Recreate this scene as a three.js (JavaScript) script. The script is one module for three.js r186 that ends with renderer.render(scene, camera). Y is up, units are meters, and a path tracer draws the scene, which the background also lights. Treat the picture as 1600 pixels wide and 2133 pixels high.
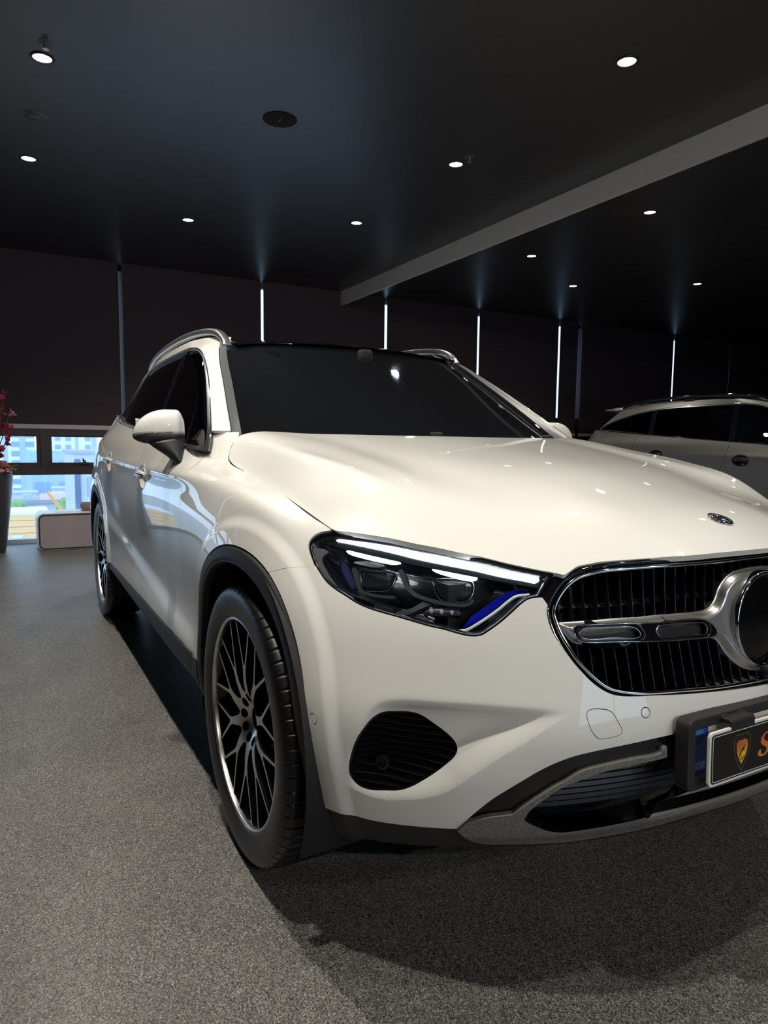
import * as THREE from 'three';
import { mergeGeometries } from 'three/addons/utils/BufferGeometryUtils.js';
import { RoundedBoxGeometry } from 'three/addons/geometries/RoundedBoxGeometry.js';
import { RectAreaLightUniformsLib } from 'three/addons/lights/RectAreaLightUniformsLib.js';

// ---------- camera, sky, exposure ----------
const scene = new THREE.Scene();
const camera = new THREE.PerspectiveCamera(73.3186, 1600 / 2133, 0.05, 400);
camera.rotation.order = 'YXZ';
camera.position.set(-1.4401, 1.0853, 1.6960);
camera.rotation.set(-0.0973, -0.5054, 0.0114);
const renderer = new THREE.WebGLRenderer({ antialias: true });
renderer.toneMapping = THREE.LinearToneMapping;
renderer.toneMappingExposure = 1.0;
renderer.shadowMap.enabled = true;
RectAreaLightUniformsLib.init();
const SKY = new THREE.Color().setRGB(1.25, 1.85, 2.6);
scene.background = SKY;
const LAMP_COLOR = new THREE.Color().setRGB(1.0, 0.94, 0.825);
const LAMP_POWER = 10.5;      // candela of each downlight
const CEIL = 3.03;
// ---------- helpers ----------
function rng(seed) { let s = seed >>> 0; return () => { s = (s + 0x6D2B79F5) >>> 0; let t = s; t = Math.imul(t ^ (t >>> 15), t | 1); t ^= t + Math.imul(t ^ (t >>> 7), t | 61); return ((t ^ (t >>> 14)) >>> 0) / 4294967296; }; }
const rgb = (r, g, b) => new THREE.Color().setRGB(r, g, b);
const std = (r, g, b, roughness = 0.5, extra = {}) => new THREE.MeshStandardMaterial({ color: rgb(r, g, b), roughness, side: THREE.DoubleSide, ...extra });
const phys = (r, g, b, roughness = 0.5, extra = {}) => new THREE.MeshPhysicalMaterial({ color: rgb(r, g, b), roughness, side: THREE.DoubleSide, ...extra });
const taken = {};
function numbered(name) { const n = taken[name] = (taken[name] ?? -1) + 1; return n ? `${name}_${String(n).padStart(3, '0')}` : name; }
function put(parent, name, geometry, material) { const o = new THREE.Mesh(geometry, material); o.name = parent === scene ? numbered(name) : name; o.castShadow = o.receiveShadow = true; parent.add(o); return o; }
function tag(o, label, category, group) { o.userData.label = label; o.userData.category = category; if (group) o.userData.group = group; return o; }
function thing(name, label, category, at = [0, 0, 0], group) { const o = new THREE.Group(); o.name = numbered(name); o.position.set(...at); scene.add(o); return tag(o, label, category, group); }
function struct(name, geometry, material) { const o = put(scene, name, geometry, material); o.userData.kind = 'structure'; return o; }
function sub(parent, name) { const o = new THREE.Group(); o.name = name; parent.add(o); return o; }
function box(w, h, d, x = 0, y = 0, z = 0) { const g = new THREE.BoxGeometry(w, h, d); g.translate(x, y, z); return g; }
function rbox(w, h, d, r, x = 0, y = 0, z = 0, seg = 3) { const g = new RoundedBoxGeometry(w, h, d, seg, Math.min(r, w / 2.01, h / 2.01, d / 2.01)); g.translate(x, y, z); return g; }
function cyl(r0, r1, h, n = 40, x = 0, y = 0, z = 0) { const g = new THREE.CylinderGeometry(r0, r1, h, n); g.translate(x, y, z); return g; }
function merged(list) { return mergeGeometries(list.map(g => { const h = g.index ? g.toNonIndexed() : g; for (const k of Object.keys(h.attributes)) if (!['position', 'normal', 'uv'].includes(k)) h.deleteAttribute(k); return h; })); }
function tube(points, r, seg = 40, rad = 10, closed = false) { return new THREE.TubeGeometry(new THREE.CatmullRomCurve3(points.map(p => p.isVector3 ? p : new THREE.Vector3(...p)), closed), seg, r, rad, closed); }
function lathe(profile, n = 64) { return new THREE.LatheGeometry(profile.map(p => new THREE.Vector2(...p)), n); }
// loft through closed rings of equal length
function loft(rings, capped = true) {
  const pos = [], idx = [], m = rings[0].length;
  rings.forEach(r => r.forEach(p => pos.push(p.x, p.y, p.z)));
  for (let i = 0; i < rings.length - 1; i++) for (let k = 0; k < m; k++) { const a = i * m + k, b = i * m + (k + 1) % m; idx.push(a, b, a + m, b, b + m, a + m); }
  if (capped) for (const i of [0, rings.length - 1]) {
    const c = new THREE.Vector3(); rings[i].forEach(p => c.add(p)); c.divideScalar(m); const n = pos.length / 3; pos.push(c.x, c.y, c.z);
    for (let k = 0; k < m; k++) { const a = i * m + k, b = i * m + (k + 1) % m; if (i) idx.push(a, b, n); else idx.push(b, a, n); }
  }
  const g = new THREE.BufferGeometry(); g.setAttribute('position', new THREE.Float32BufferAttribute(pos, 3));
  g.setAttribute('uv', new THREE.Float32BufferAttribute(new Float32Array(pos.length / 3 * 2), 2)); g.setIndex(idx); g.computeVertexNormals(); return g;
}
function noiseTexture(size, fn, srgb = true) {
  const d = new Uint8Array(size * size * 4);
  for (let j = 0; j < size; j++) for (let i = 0; i < size; i++) { const c = fn(i, j), o = (j * size + i) * 4; d[o] = clamp(c[0], 0, 1) * 255; d[o + 1] = clamp(c[1], 0, 1) * 255; d[o + 2] = clamp(c[2], 0, 1) * 255; d[o + 3] = 255; }
  const t = new THREE.DataTexture(d, size, size); t.wrapS = t.wrapT = THREE.RepeatWrapping; t.magFilter = THREE.LinearFilter; t.minFilter = THREE.LinearMipmapLinearFilter; t.generateMipmaps = true;
  if (srgb) t.colorSpace = THREE.SRGBColorSpace; t.needsUpdate = true; return t;
}
// ---------- surface kernel ----------
const V3 = (x, y, z) => new THREE.Vector3(x, y, z);
const clamp = (x, a, b) => Math.min(b, Math.max(a, x));
const sstep = (a, b, x) => { const t = clamp((x - a) / (b - a), 0, 1); return t * t * (3 - 2 * t); };
const lerp = (a, b, t) => a + (b - a) * t;
function natural(xs, ys) {                       // natural cubic spline, linear outside
  const n = xs.length, m = new Array(n).fill(0), c = new Array(n).fill(0), d = new Array(n).fill(0);
  for (let i = 1; i < n - 1; i++) {
    const h0 = xs[i] - xs[i - 1], h1 = xs[i + 1] - xs[i];
    const a = h0 / 6, b = (h0 + h1) / 3, e = h1 / 6, r = (ys[i + 1] - ys[i]) / h1 - (ys[i] - ys[i - 1]) / h0;
    const w = b - a * c[i - 1]; c[i] = e / w; d[i] = (r - a * d[i - 1]) / w;
  }
  for (let i = n - 2; i > 0; i--) m[i] = d[i] - c[i] * m[i + 1];
  return t => {
    let i = 0; while (i < n - 2 && t > xs[i + 1]) i++;
    const h = xs[i + 1] - xs[i];
    if (t < xs[0]) return ys[0] + (t - xs[0]) * ((ys[1] - ys[0]) / h - h * m[1] / 6);
    if (t > xs[n - 1]) return ys[n - 1] + (t - xs[n - 1]) * ((ys[n - 1] - ys[n - 2]) / h + h * m[n - 2] / 6);
    const A = (xs[i + 1] - t) / h, B = 1 - A;
    return A * ys[i] + B * ys[i + 1] + ((A * A * A - A) * m[i] + (B * B * B - B) * m[i + 1]) * h * h / 6;
  };
}
function pchip(xs, ys) {                         // monotone cubic
  const n = xs.length, h = [], s = [], m = [];
  for (let i = 0; i < n - 1; i++) { h[i] = xs[i + 1] - xs[i]; s[i] = (ys[i + 1] - ys[i]) / h[i]; }
  m[0] = s[0]; m[n - 1] = s[n - 2];
  for (let i = 1; i < n - 1; i++) m[i] = s[i - 1] * s[i] <= 0 ? 0 : 2 * s[i - 1] * s[i] / (s[i - 1] + s[i]);
  return t => {
    if (t <= xs[0]) return ys[0] + (t - xs[0]) * m[0];
    if (t >= xs[n - 1]) return ys[n - 1] + (t - xs[n - 1]) * m[n - 1];
    let i = 0; while (i < n - 2 && t > xs[i + 1]) i++;
    const u = (t - xs[i]) / h[i], u2 = u * u, u3 = u2 * u;
    return (2 * u3 - 3 * u2 + 1) * ys[i] + (u3 - 2 * u2 + u) * h[i] * m[i] + (-2 * u3 + 3 * u2) * ys[i + 1] + (u3 - u2) * h[i] * m[i + 1];
  };
}
// dense uniform cubic B-spline surface from a sampling function, blurred so that reflections run clean
function denseSurf(u0, u1, nu, v0, v1, nv, f, blurU, blurV, symU0) {
  const C = 3, pad = 3, NU = nu + 2 * pad, NV = nv + 2 * pad, du = (u1 - u0) / (nu - 1), dv = (v1 - v0) / (nv - 1);
  let g = new Float64Array(NU * NV * C);
  for (let i = 0; i < NU; i++) for (let j = 0; j < NV; j++) {
    let u = u0 + (i - pad) * du, sg = 1; const v = v0 + (j - pad) * dv;
    if (symU0 && u < 0) { u = -u; sg = -1; }
    const p = f(u, v), o = (i * NV + j) * C; g[o] = p[0] * sg; g[o + 1] = p[1]; g[o + 2] = p[2];
  }
  const blur = (dir, n) => {
    for (let k = 0; k < n; k++) {
      const h = g.slice();
      for (let i = 0; i < NU; i++) for (let j = 0; j < NV; j++) {
        const e = dir ? j : i, N = dir ? NV : NU, st = (dir ? 1 : NV) * C, o = (i * NV + j) * C;
        if (e === 0 || e === N - 1) continue;
        for (let c = 0; c < C; c++) h[o + c] = 0.25 * g[o + c - st] + 0.5 * g[o + c] + 0.25 * g[o + c + st];
      }
      g = h;
    }
  };
  blur(0, blurU); blur(1, blurV);
  const W = t => [(1 - t) ** 3 / 6, (3 * t ** 3 - 6 * t * t + 4) / 6, (-3 * t ** 3 + 3 * t * t + 3 * t + 1) / 6, t ** 3 / 6];
  const S = (u, v, out = new THREE.Vector3()) => {
    let a = (u - u0) / du + pad, b = (v - v0) / dv + pad;
    a = clamp(a, 1, NU - 2.001); b = clamp(b, 1, NV - 2.001);
    const i = Math.floor(a), j = Math.floor(b), wa = W(a - i), wb = W(b - j);
    let x = 0, y = 0, z = 0;
    for (let p = 0; p < 4; p++) for (let q = 0; q < 4; q++) {
      const w = wa[p] * wb[q], o = ((i + p - 1) * NV + j + q - 1) * C;
      x += w * g[o]; y += w * g[o + 1]; z += w * g[o + 2];
    }
    return out.set(x, y, z);
  };
  return S;
}
function surfNormal(S, u, v, flip = 1, e = 0.002) {
  const a = S(u + e, v).sub(S(u - e, v)), b = S(u, v + e).sub(S(u, v - e));
  return a.cross(b).multiplyScalar(flip).normalize();
}
// offset surface: S + n * d(u, v)
const offset = (S, d, flip = 1) => (u, v) => { const p = S(u, v), n = surfNormal(S, u, v, flip, 0.004); return p.addScaledVector(n, typeof d === 'function' ? d(u, v) : d); };
// closed outline through points; a point with a third entry keeps its corner sharp
function smoothPoly(pts, per = 8, closed = true) {
  const n = pts.length, out = [];
  const P = i => closed ? pts[(i + n) % n] : pts[clamp(i, 0, n - 1)];
  for (let i = 0; i < (closed ? n : n - 1); i++) {
    const b = P(i), c = P(i + 1), a = b[2] ? b : P(i - 1), d = c[2] ? c : P(i + 2);
    const L = (p, q) => Math.max(1e-6, Math.sqrt(Math.hypot(p[0] - q[0], p[1] - q[1])));
    const t1 = L(b, c), t0 = a === b ? t1 : L(a, b), t2 = c === d ? t1 : L(c, d);
    const m = k => { const s = (c[k] - b[k]) / t1;
      return [a === b ? s : ((b[k] - a[k]) / t0 * t1 + s * t0) / (t0 + t1), c === d ? s : (s * t2 + (d[k] - c[k]) / t2 * t1) / (t1 + t2)]; };
    const mx = m(0), my = m(1);
    for (let k = 0; k < per; k++) {
      const u = k / per, u2 = u * u, u3 = u2 * u, h0 = 2 * u3 - 3 * u2 + 1, h1 = u3 - 2 * u2 + u, h2 = -2 * u3 + 3 * u2, h3 = u3 - u2;
      out.push([h0 * b[0] + h1 * t1 * mx[0] + h2 * c[0] + h3 * t1 * mx[1], h0 * b[1] + h1 * t1 * my[0] + h2 * c[1] + h3 * t1 * my[1]]);
    }
  }
  if (!closed) out.push([pts[n - 1][0], pts[n - 1][1]]);
  return out;
}
function polySdf(poly) {                         // negative inside
  const n = poly.length; let x0 = 1e9, x1 = -1e9, y0 = 1e9, y1 = -1e9;
  for (const p of poly) { x0 = Math.min(x0, p[0]); x1 = Math.max(x1, p[0]); y0 = Math.min(y0, p[1]); y1 = Math.max(y1, p[1]); }
  return (x, y) => {
    const bx = Math.max(x0 - x, x - x1, 0), by = Math.max(y0 - y, y - y1, 0), bb = Math.hypot(bx, by);
    if (bb > 0.15) return bb;
    let d = 1e9, inside = false;
    for (let i = 0, j = n - 1; i < n; j = i++) {
      const ax = poly[j][0], ay = poly[j][1], ex = poly[i][0] - ax, ey = poly[i][1] - ay, wx = x - ax, wy = y - ay;
      const t = clamp((wx * ex + wy * ey) / (ex * ex + ey * ey + 1e-12), 0, 1), qx = wx - ex * t, qy = wy - ey * t;
      d = Math.min(d, qx * qx + qy * qy);
      if ((ay > y) !== (poly[i][1] > y) && x < ex * (y - ay) / (ey || 1e-12) + ax) inside = !inside;
    }
    return (inside ? -1 : 1) * Math.sqrt(d);
  };
}
function lineDist(line) {                        // unsigned distance to an open polyline
  return (x, y) => { let d = 1e9;
    for (let i = 1; i < line.length; i++) {
      const ax = line[i - 1][0], ay = line[i - 1][1], ex = line[i][0] - ax, ey = line[i][1] - ay;
      const t = clamp(((x - ax) * ex + (y - ay) * ey) / (ex * ex + ey * ey + 1e-12), 0, 1);
      d = Math.min(d, Math.hypot(x - ax - ex * t, y - ay - ey * t));
    } return d; };
}
const inter = (...f) => (x, y) => { let d = -1e9; for (const g of f) { const v = g(x, y); if (v > d) d = v; } return d; };
const union = (...f) => (x, y) => { let d = 1e9; for (const g of f) { const v = g(x, y); if (v < d) d = v; } return d; };
const outside = f => (x, y) => -f(x, y);
const grow = (f, r) => (x, y) => f(x, y) - r;
// trimmed panel: the part of surface S with sdf(u, v) < 0, its rim folded inwards by `lip`
function panel(S, [u0, u1, nu], [v0, v1, nv], sdf, { lip = 0.008, flip = 1, mirror = false, both = false, only = '' } = {}) {
  const pos = [], nor = [], idx = [], U = i => u0 + (u1 - u0) * i / nu, Vv = j => v0 + (v1 - v0) * j / nv;
  const D = new Float32Array((nu + 1) * (nv + 1));
  for (let i = 0; i <= nu; i++) for (let j = 0; j <= nv; j++) D[i * (nv + 1) + j] = sdf ? sdf(U(i), Vv(j)) : -1;
  const cache = new Map(), uvs = [];
  const addUV = (u, v) => { const p = S(u, v), n = surfNormal(S, u, v, flip); pos.push(p.x, p.y, p.z); nor.push(n.x, n.y, n.z); uvs.push([u, v]); return pos.length / 3 - 1; };
  const vert = (i, j) => { const k = i * (nv + 1) + j; let r = cache.get(k); if (r === undefined) { r = addUV(U(i), Vv(j)); cache.set(k, r); } return r; };
  const ecache = new Map();
  const cut = (i, j, k, l) => {                   // crossing on the edge (i,j)-(k,l)
    const a = i * (nv + 1) + j, b = k * (nv + 1) + l, key = a < b ? a * 1e7 + b : b * 1e7 + a; let r = ecache.get(key);
    if (r === undefined) {
      let ua = U(i), va = Vv(j), ub = U(k), vb = Vv(l), da = D[a], db = D[b], t = da / (da - db);
      for (let q = 0; q < 3; q++) {               // refine on the true outline
        const um = lerp(ua, ub, t), vm = lerp(va, vb, t), dm = sdf(um, vm);
        if (Math.abs(dm) < 1e-5) break;
        if (dm * da > 0) { ua = um; va = vm; da = dm; } else { ub = um; vb = vm; db = dm; }
        t = da / (da - db);
      }
      r = addUV(lerp(ua, ub, t), lerp(va, vb, t)); ecache.set(key, r);
    }
    return r;
  };
  const rim = [];
  const tri = (A, B, C) => {
    const T = [A, B, C], s = T.map(p => D[p[0] * (nv + 1) + p[1]] < 0), c = s.filter(Boolean).length;
    if (c === 0) return;
    if (c === 3) { idx.push(vert(...A), vert(...B), vert(...C)); return; }
    if (c === 1) { const k = s.indexOf(true), p = T[k], q = T[(k + 1) % 3], r = T[(k + 2) % 3]; const x = cut(...p, ...q), y = cut(...p, ...r); idx.push(vert(...p), x, y); rim.push([x, y]); }
    else { const k = s.indexOf(false), p = T[k], q = T[(k + 1) % 3], r = T[(k + 2) % 3]; const x = cut(...p, ...q), y = cut(...p, ...r); idx.push(vert(...q), vert(...r), y, vert(...q), y, x); rim.push([y, x]); }
  };
  for (let i = 0; i < nu; i++) for (let j = 0; j < nv; j++) {
    if ((i + j) & 1) { tri([i, j], [i + 1, j], [i + 1, j + 1]); tri([i, j], [i + 1, j + 1], [i, j + 1]); }
    else { tri([i, j], [i + 1, j], [i, j + 1]); tri([i + 1, j], [i + 1, j + 1], [i, j + 1]); }
  }
  if (only === 'lip') idx.length = 0;
  if (flip < 0) for (let k = 0; k < idx.length; k += 3) [idx[k + 1], idx[k + 2]] = [idx[k + 2], idx[k + 1]];
  if (lip) {                                     // fold the rim inwards
    for (const [a, b] of rim) {
      const base = pos.length / 3;
      for (const k of [a, b]) {
        const p = V3(pos[3 * k], pos[3 * k + 1], pos[3 * k + 2]), n = V3(nor[3 * k], nor[3 * k + 1], nor[3 * k + 2]);
        const q = V3(pos[3 * (k === a ? b : a)], pos[3 * (k === a ? b : a) + 1], pos[3 * (k === a ? b : a) + 2]);
        const dir = q.sub(p).multiplyScalar(k === a ? 1 : -1), o = dir.cross(n).multiplyScalar(flip).normalize();   // outward across the rim
        pos.push(p.x, p.y, p.z); nor.push(o.x, o.y, o.z); uvs.push(uvs[k]);
        pos.push(p.x - n.x * lip, p.y - n.y * lip, p.z - n.z * lip); nor.push(o.x, o.y, o.z); uvs.push(uvs[k]);
      }
      if (flip > 0) idx.push(base, base + 1, base + 3, base, base + 3, base + 2); else idx.push(base, base + 3, base + 1, base, base + 2, base + 3);
    }
  }
  const n0 = pos.length / 3;
  if (both || mirror) {
    if (mirror && !both) { for (let k = 0; k < n0; k++) { pos[3 * k] *= -1; nor[3 * k] *= -1; } for (let k = 0; k < idx.length; k += 3) [idx[k + 1], idx[k + 2]] = [idx[k + 2], idx[k + 1]]; }
    else {
      const m = idx.length;
      for (let k = 0; k < n0; k++) { pos.push(-pos[3 * k], pos[3 * k + 1], pos[3 * k + 2]); nor.push(-nor[3 * k], nor[3 * k + 1], nor[3 * k + 2]); }
      for (let k = 0; k < m; k += 3) idx.push(idx[k] + n0, idx[k + 2] + n0, idx[k + 1] + n0);
    }
  }
  const g = new THREE.BufferGeometry();
  g.setAttribute('position', new THREE.Float32BufferAttribute(pos, 3)); g.setAttribute('normal', new THREE.Float32BufferAttribute(nor, 3));
  g.setAttribute('uv', new THREE.Float32BufferAttribute((both && !(mirror && !both) ? [...uvs, ...uvs] : uvs).flat(), 2));
  g.setIndex(idx);
  return g;
}
// ---------- the room ----------
const X0 = -5.2, X1 = 11.2, ZB = -6.5, ZF = 6.5;
const MAT = {};
{
  const R = rng(11), N = 2048, g = new Float32Array(N * N);
  for (let k = 0; k < N * N; k++) g[k] = R();
  // grains about 3 mm across, plus single bright quartz chips, with broad worn patches
  const grain = new Float32Array(N * N);
  for (let j = 0; j < N; j++) for (let i = 0; i < N; i++) { let s = 0; for (let b = -1; b <= 1; b++) for (let a = -1; a <= 1; a++) s += g[((j + b + N) % N) * N + (i + a + N) % N] * (a && b ? 0.6 : a || b ? 1 : 1.6); grain[j * N + i] = 0.45 * s / 8.0 + 0.55 * (0.5 + (g[j * N + i] - 0.5) * 0.55); }
  const L = 16, lo = Array.from({ length: L * L }, () => R());
  const low = (i, j) => { const x = i / N * L, y = j / N * L, a = Math.floor(x), b = Math.floor(y), u = x - a, v = y - b, s = u * u * (3 - 2 * u), t = v * v * (3 - 2 * v), q = (p, r) => lo[((r + L) % L) * L + (p + L) % L]; return lerp(lerp(q(a, b), q(a + 1, b), s), lerp(q(a, b + 1), q(a + 1, b + 1), s), t); };
  const chip = new Float32Array(N * N); for (let k = 0; k < 26000; k++) { const i = Math.floor(R() * N), j = Math.floor(R() * N), w = 0.12 + 0.3 * R(); chip[j * N + i] = w; if (R() < 0.5) chip[j * N + (i + 1) % N] = w; if (R() < 0.5) chip[((j + 1) % N) * N + i] = w; }
  const tex = noiseTexture(N, (i, j) => { const k = j * N + i, e = (grain[k] - 0.5), v = 0.42 + e * 1.25 + chip[k] + (low(i, j) - 0.5) * 0.05; return [v * 1.0, v * 0.985, v * 0.95]; });
  const bmp = noiseTexture(1024, (i, j) => { const v = grain[(j * 2) * N + i * 2]; return [v, v, v]; }, false);
  MAT.floor = phys(0.75, 0.75, 0.75, 0.42, { map: tex, bumpMap: bmp, bumpScale: 0.0016, specularIntensity: 0.9 });
}
MAT.ceiling = phys(0.016, 0.0155, 0.019, 0.36, { ior: 1.9 });
MAT.wall = std(0.018, 0.017, 0.018, 0.6);
MAT.blind = std(0.058, 0.042, 0.054, 0.9);
MAT.frame = std(0.055, 0.035, 0.042, 0.45);
MAT.mullion = std(0.55, 0.58, 0.62, 0.5);
MAT.rail = std(0.62, 0.55, 0.56, 0.45);
MAT.glass = phys(1, 1, 1, 0.0, { transmission: 1, thickness: 0, ior: 1.45 });
MAT.gloss = phys(0.006, 0.006, 0.008, 0.08, { clearcoat: 1, clearcoatRoughness: 0.03 });

function slab(x0, x1, y0, y1, z0, z1) { const g = new THREE.BoxGeometry(x1 - x0, y1 - y0, z1 - z0); g.translate((x0 + x1) / 2, (y0 + y1) / 2, (z0 + z1) / 2); return g; }
{
  const g = slab(X0, X1, -0.3, 0, ZB - 0.3, ZF), p = g.attributes.position, uv = g.attributes.uv;
  for (let i = 0; i < p.count; i++) uv.setXY(i, p.getX(i) / 2.4, p.getZ(i) / 2.4);
  struct('floor', g, MAT.floor);
}
struct('ceiling', slab(X0, X1, CEIL, CEIL + 0.25, ZB - 0.3, ZF), MAT.ceiling);
struct('wall_left', slab(X0 - 0.2, X0, 0, CEIL, ZB - 0.3, ZF), MAT.wall);
struct('wall_right', slab(X1, X1 + 0.2, 0, CEIL, ZB - 0.3, ZF), MAT.wall);
{ const fr = [[X0 - 0.2, -0.6, -0.3, CEIL + 0.25], [2.4, X1 + 0.2, -0.3, CEIL + 0.25], [-0.6, 2.4, -0.3, 0.3], [-0.6, 2.4, 2.2, CEIL + 0.25]]; struct('wall_front', merged(fr.map(([a, b, c, d]) => slab(a, b, c, d, ZF, ZF + 0.2))), MAT.wall); }
{ const w3 = new THREE.Group(); w3.name = 'window_3'; w3.userData.kind = 'structure'; scene.add(w3); for (const x of [-0.57, 0.9, 2.37]) put(w3, 'frame_post', slab(x - 0.03, x + 0.03, 0.3, 2.2, ZF + 0.05, ZF + 0.11), MAT.frame); put(w3, 'pane', slab(-0.54, 0.87, 0.3, 2.2, ZF + 0.075, ZF + 0.081), MAT.glass); put(w3, 'pane', slab(0.93, 2.34, 0.3, 2.2, ZF + 0.075, ZF + 0.081), MAT.glass); }  // unseen window behind the camera, daylight for the car front and chrome
// spandrel under the right-hand windows
struct('wall_back', slab(2.9, X1, 0, 1.54, ZB - 0.3, ZB - 0.05), MAT.wall);
// smoke-stop board hanging from the ceiling
struct('trim_1', slab(2.42, 2.45, 2.86, CEIL, ZB, ZF), std(0.62, 0.61, 0.60, 0.38));

// window wall: mullions behind the blinds, at the joints of the blinds
const JOINTS = [-5.0, -3.42, -1.83, -0.247, 1.37, 3.085, 4.607, 6.15, 6.58, 8.78, 10.3, 11.2];
const WZ = ZB - 0.16;
{
  const w1 = new THREE.Group(); w1.name = 'window_1'; w1.userData.kind = 'structure'; scene.add(w1);
  for (const x of JOINTS.map(v => (v === 6.58 ? 6.76 : v))) put(w1, 'mullion', slab(x - 0.045 - (x === 6.76 ? 0.07 : 0), x + 0.045 + (x === 6.76 ? 0.06 : 0), 0, CEIL, WZ - 0.06, WZ + 0.0), MAT.mullion);
  put(w1, 'head_rail', slab(X0, X1, CEIL - 0.05, CEIL, WZ - 0.06, WZ), MAT.mullion);
  for (let i = 0; i + 1 < JOINTS.length; i++) put(w1, 'pane', slab(JOINTS[i] + 0.045, JOINTS[i + 1] - 0.045, 1.22, CEIL - 0.05, WZ - 0.036, WZ - 0.03), MAT.glass);
  // low lights under the blinds on the left half: awning sashes over fixed panes
  const w2 = new THREE.Group(); w2.name = 'window_2'; w2.userData.kind = 'structure'; scene.add(w2);
  const fz0 = ZB - 0.10, fz1 = ZB - 0.02;
  put(w2, 'transom', slab(X0, 2.9, 1.15, 1.235, fz0, fz1), MAT.frame);
  put(w2, 'transom', slab(X0, 2.9, 0.725, 0.815, fz0, fz1 + 0.015), MAT.frame);
  put(w2, 'sill', slab(X0, 2.9, 0, 0.045, fz0, fz1 + 0.05), std(0.5, 0.52, 0.56, 0.4));
  const posts = [-5.1, -4.3, -3.5, -2.68, -1.868, -1.05, -0.23, 0.58, 1.4, 2.2, 2.85];
  posts.forEach((x, i) => { put(w2, 'post', slab(x - 0.035, x + 0.035, 0.815, 1.15, fz0, fz1), MAT.frame); if (i % 2) return; });
  for (let i = 0; i + 1 < posts.length; i++) {
    const a = posts[i] + 0.035, b = posts[i + 1] - 0.035;
    const s = new THREE.Shape([[a, 0.815], [b, 0.815], [b, 1.15], [a, 1.15]].map(p => new THREE.Vector2(...p)));
    s.holes.push(new THREE.Path([[a + 0.035, 0.85], [a + 0.035, 1.135], [b - 0.035, 1.135], [b - 0.035, 0.85]].map(p => new THREE.Vector2(...p))));
    const g = new THREE.ExtrudeGeometry(s, { depth: 0.035, bevelEnabled: true, bevelSize: 0.004, bevelThickness: 0.004, bevelSegments: 1 }); g.translate(0, 0, fz1 - 0.06);
    put(w2, 'sash', g, MAT.frame);
    put(w2, 'pane', slab(a + 0.03, b - 0.03, 0.845, 1.14, fz1 - 0.05, fz1 - 0.044), MAT.glass);
    put(w2, 'pane', slab(a - 0.03, b + 0.03, 0.045, 0.725, fz0 + 0.02, fz0 + 0.026), MAT.glass);
    const hx = (a + b) / 2 - 0.02;
    put(w2, 'latch', merged([rbox(0.10, 0.022, 0.03, 0.006, hx, 0.848, fz1 - 0.005), rbox(0.03, 0.03, 0.03, 0.006, hx, 0.868, fz1 - 0.005), rbox(0.014, 0.035, 0.014, 0.005, hx - 0.012, 0.885, fz1)]), MAT.frame);
  }
}
// roller blinds, one for each bay
const blindSpot = ['far left of the window wall', 'second bay from the left', 'third bay from the left, above the flower planter', 'bay above the white bench, left of the car', 'bay behind the roof of the white car', 'bay right of the white car roof', 'bay behind the left roof rail of the white car', 'narrow bay left of the grey car tail', 'wide bay above the grey car tail', 'bay above the grey car doors', 'last bay at the right end of the window wall'];
for (let i = 0; i + 1 < JOINTS.length; i++) {
  const gap = [0.01, 0.012, 0.012, 0.02, 0.018, 0.02, 0.018, 0.02, 0.045, 0.018, 0.004, 0.0], a = JOINTS[i] + gap[i], b = JOINTS[i + 1] - gap[i + 1], low = JOINTS[i] < 2.5;
  const t = thing('roller_blind', 'black roller blind, ' + blindSpot[i], 'blind', [(a + b) / 2, 0, ZB + 0.01], 'black roller blinds');
  put(t, 'fabric', slab(-(b - a) / 2, (b - a) / 2, low ? 1.26 : 1.30, CEIL - 0.002, -0.004, 0.002), MAT.blind);
  put(t, 'added_light_stop', slab(-(b - a) / 2, (b - a) / 2, CEIL - 0.05, CEIL, -0.05, 0.006), MAT.blind);  // added strip that closes the light leak between blind and ceiling
  put(t, 'bottom_rail', rbox(b - a, 0.048, 0.03, 0.008, 0, low ? 1.238 : 1.28, 0.0), MAT.rail);
}

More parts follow.
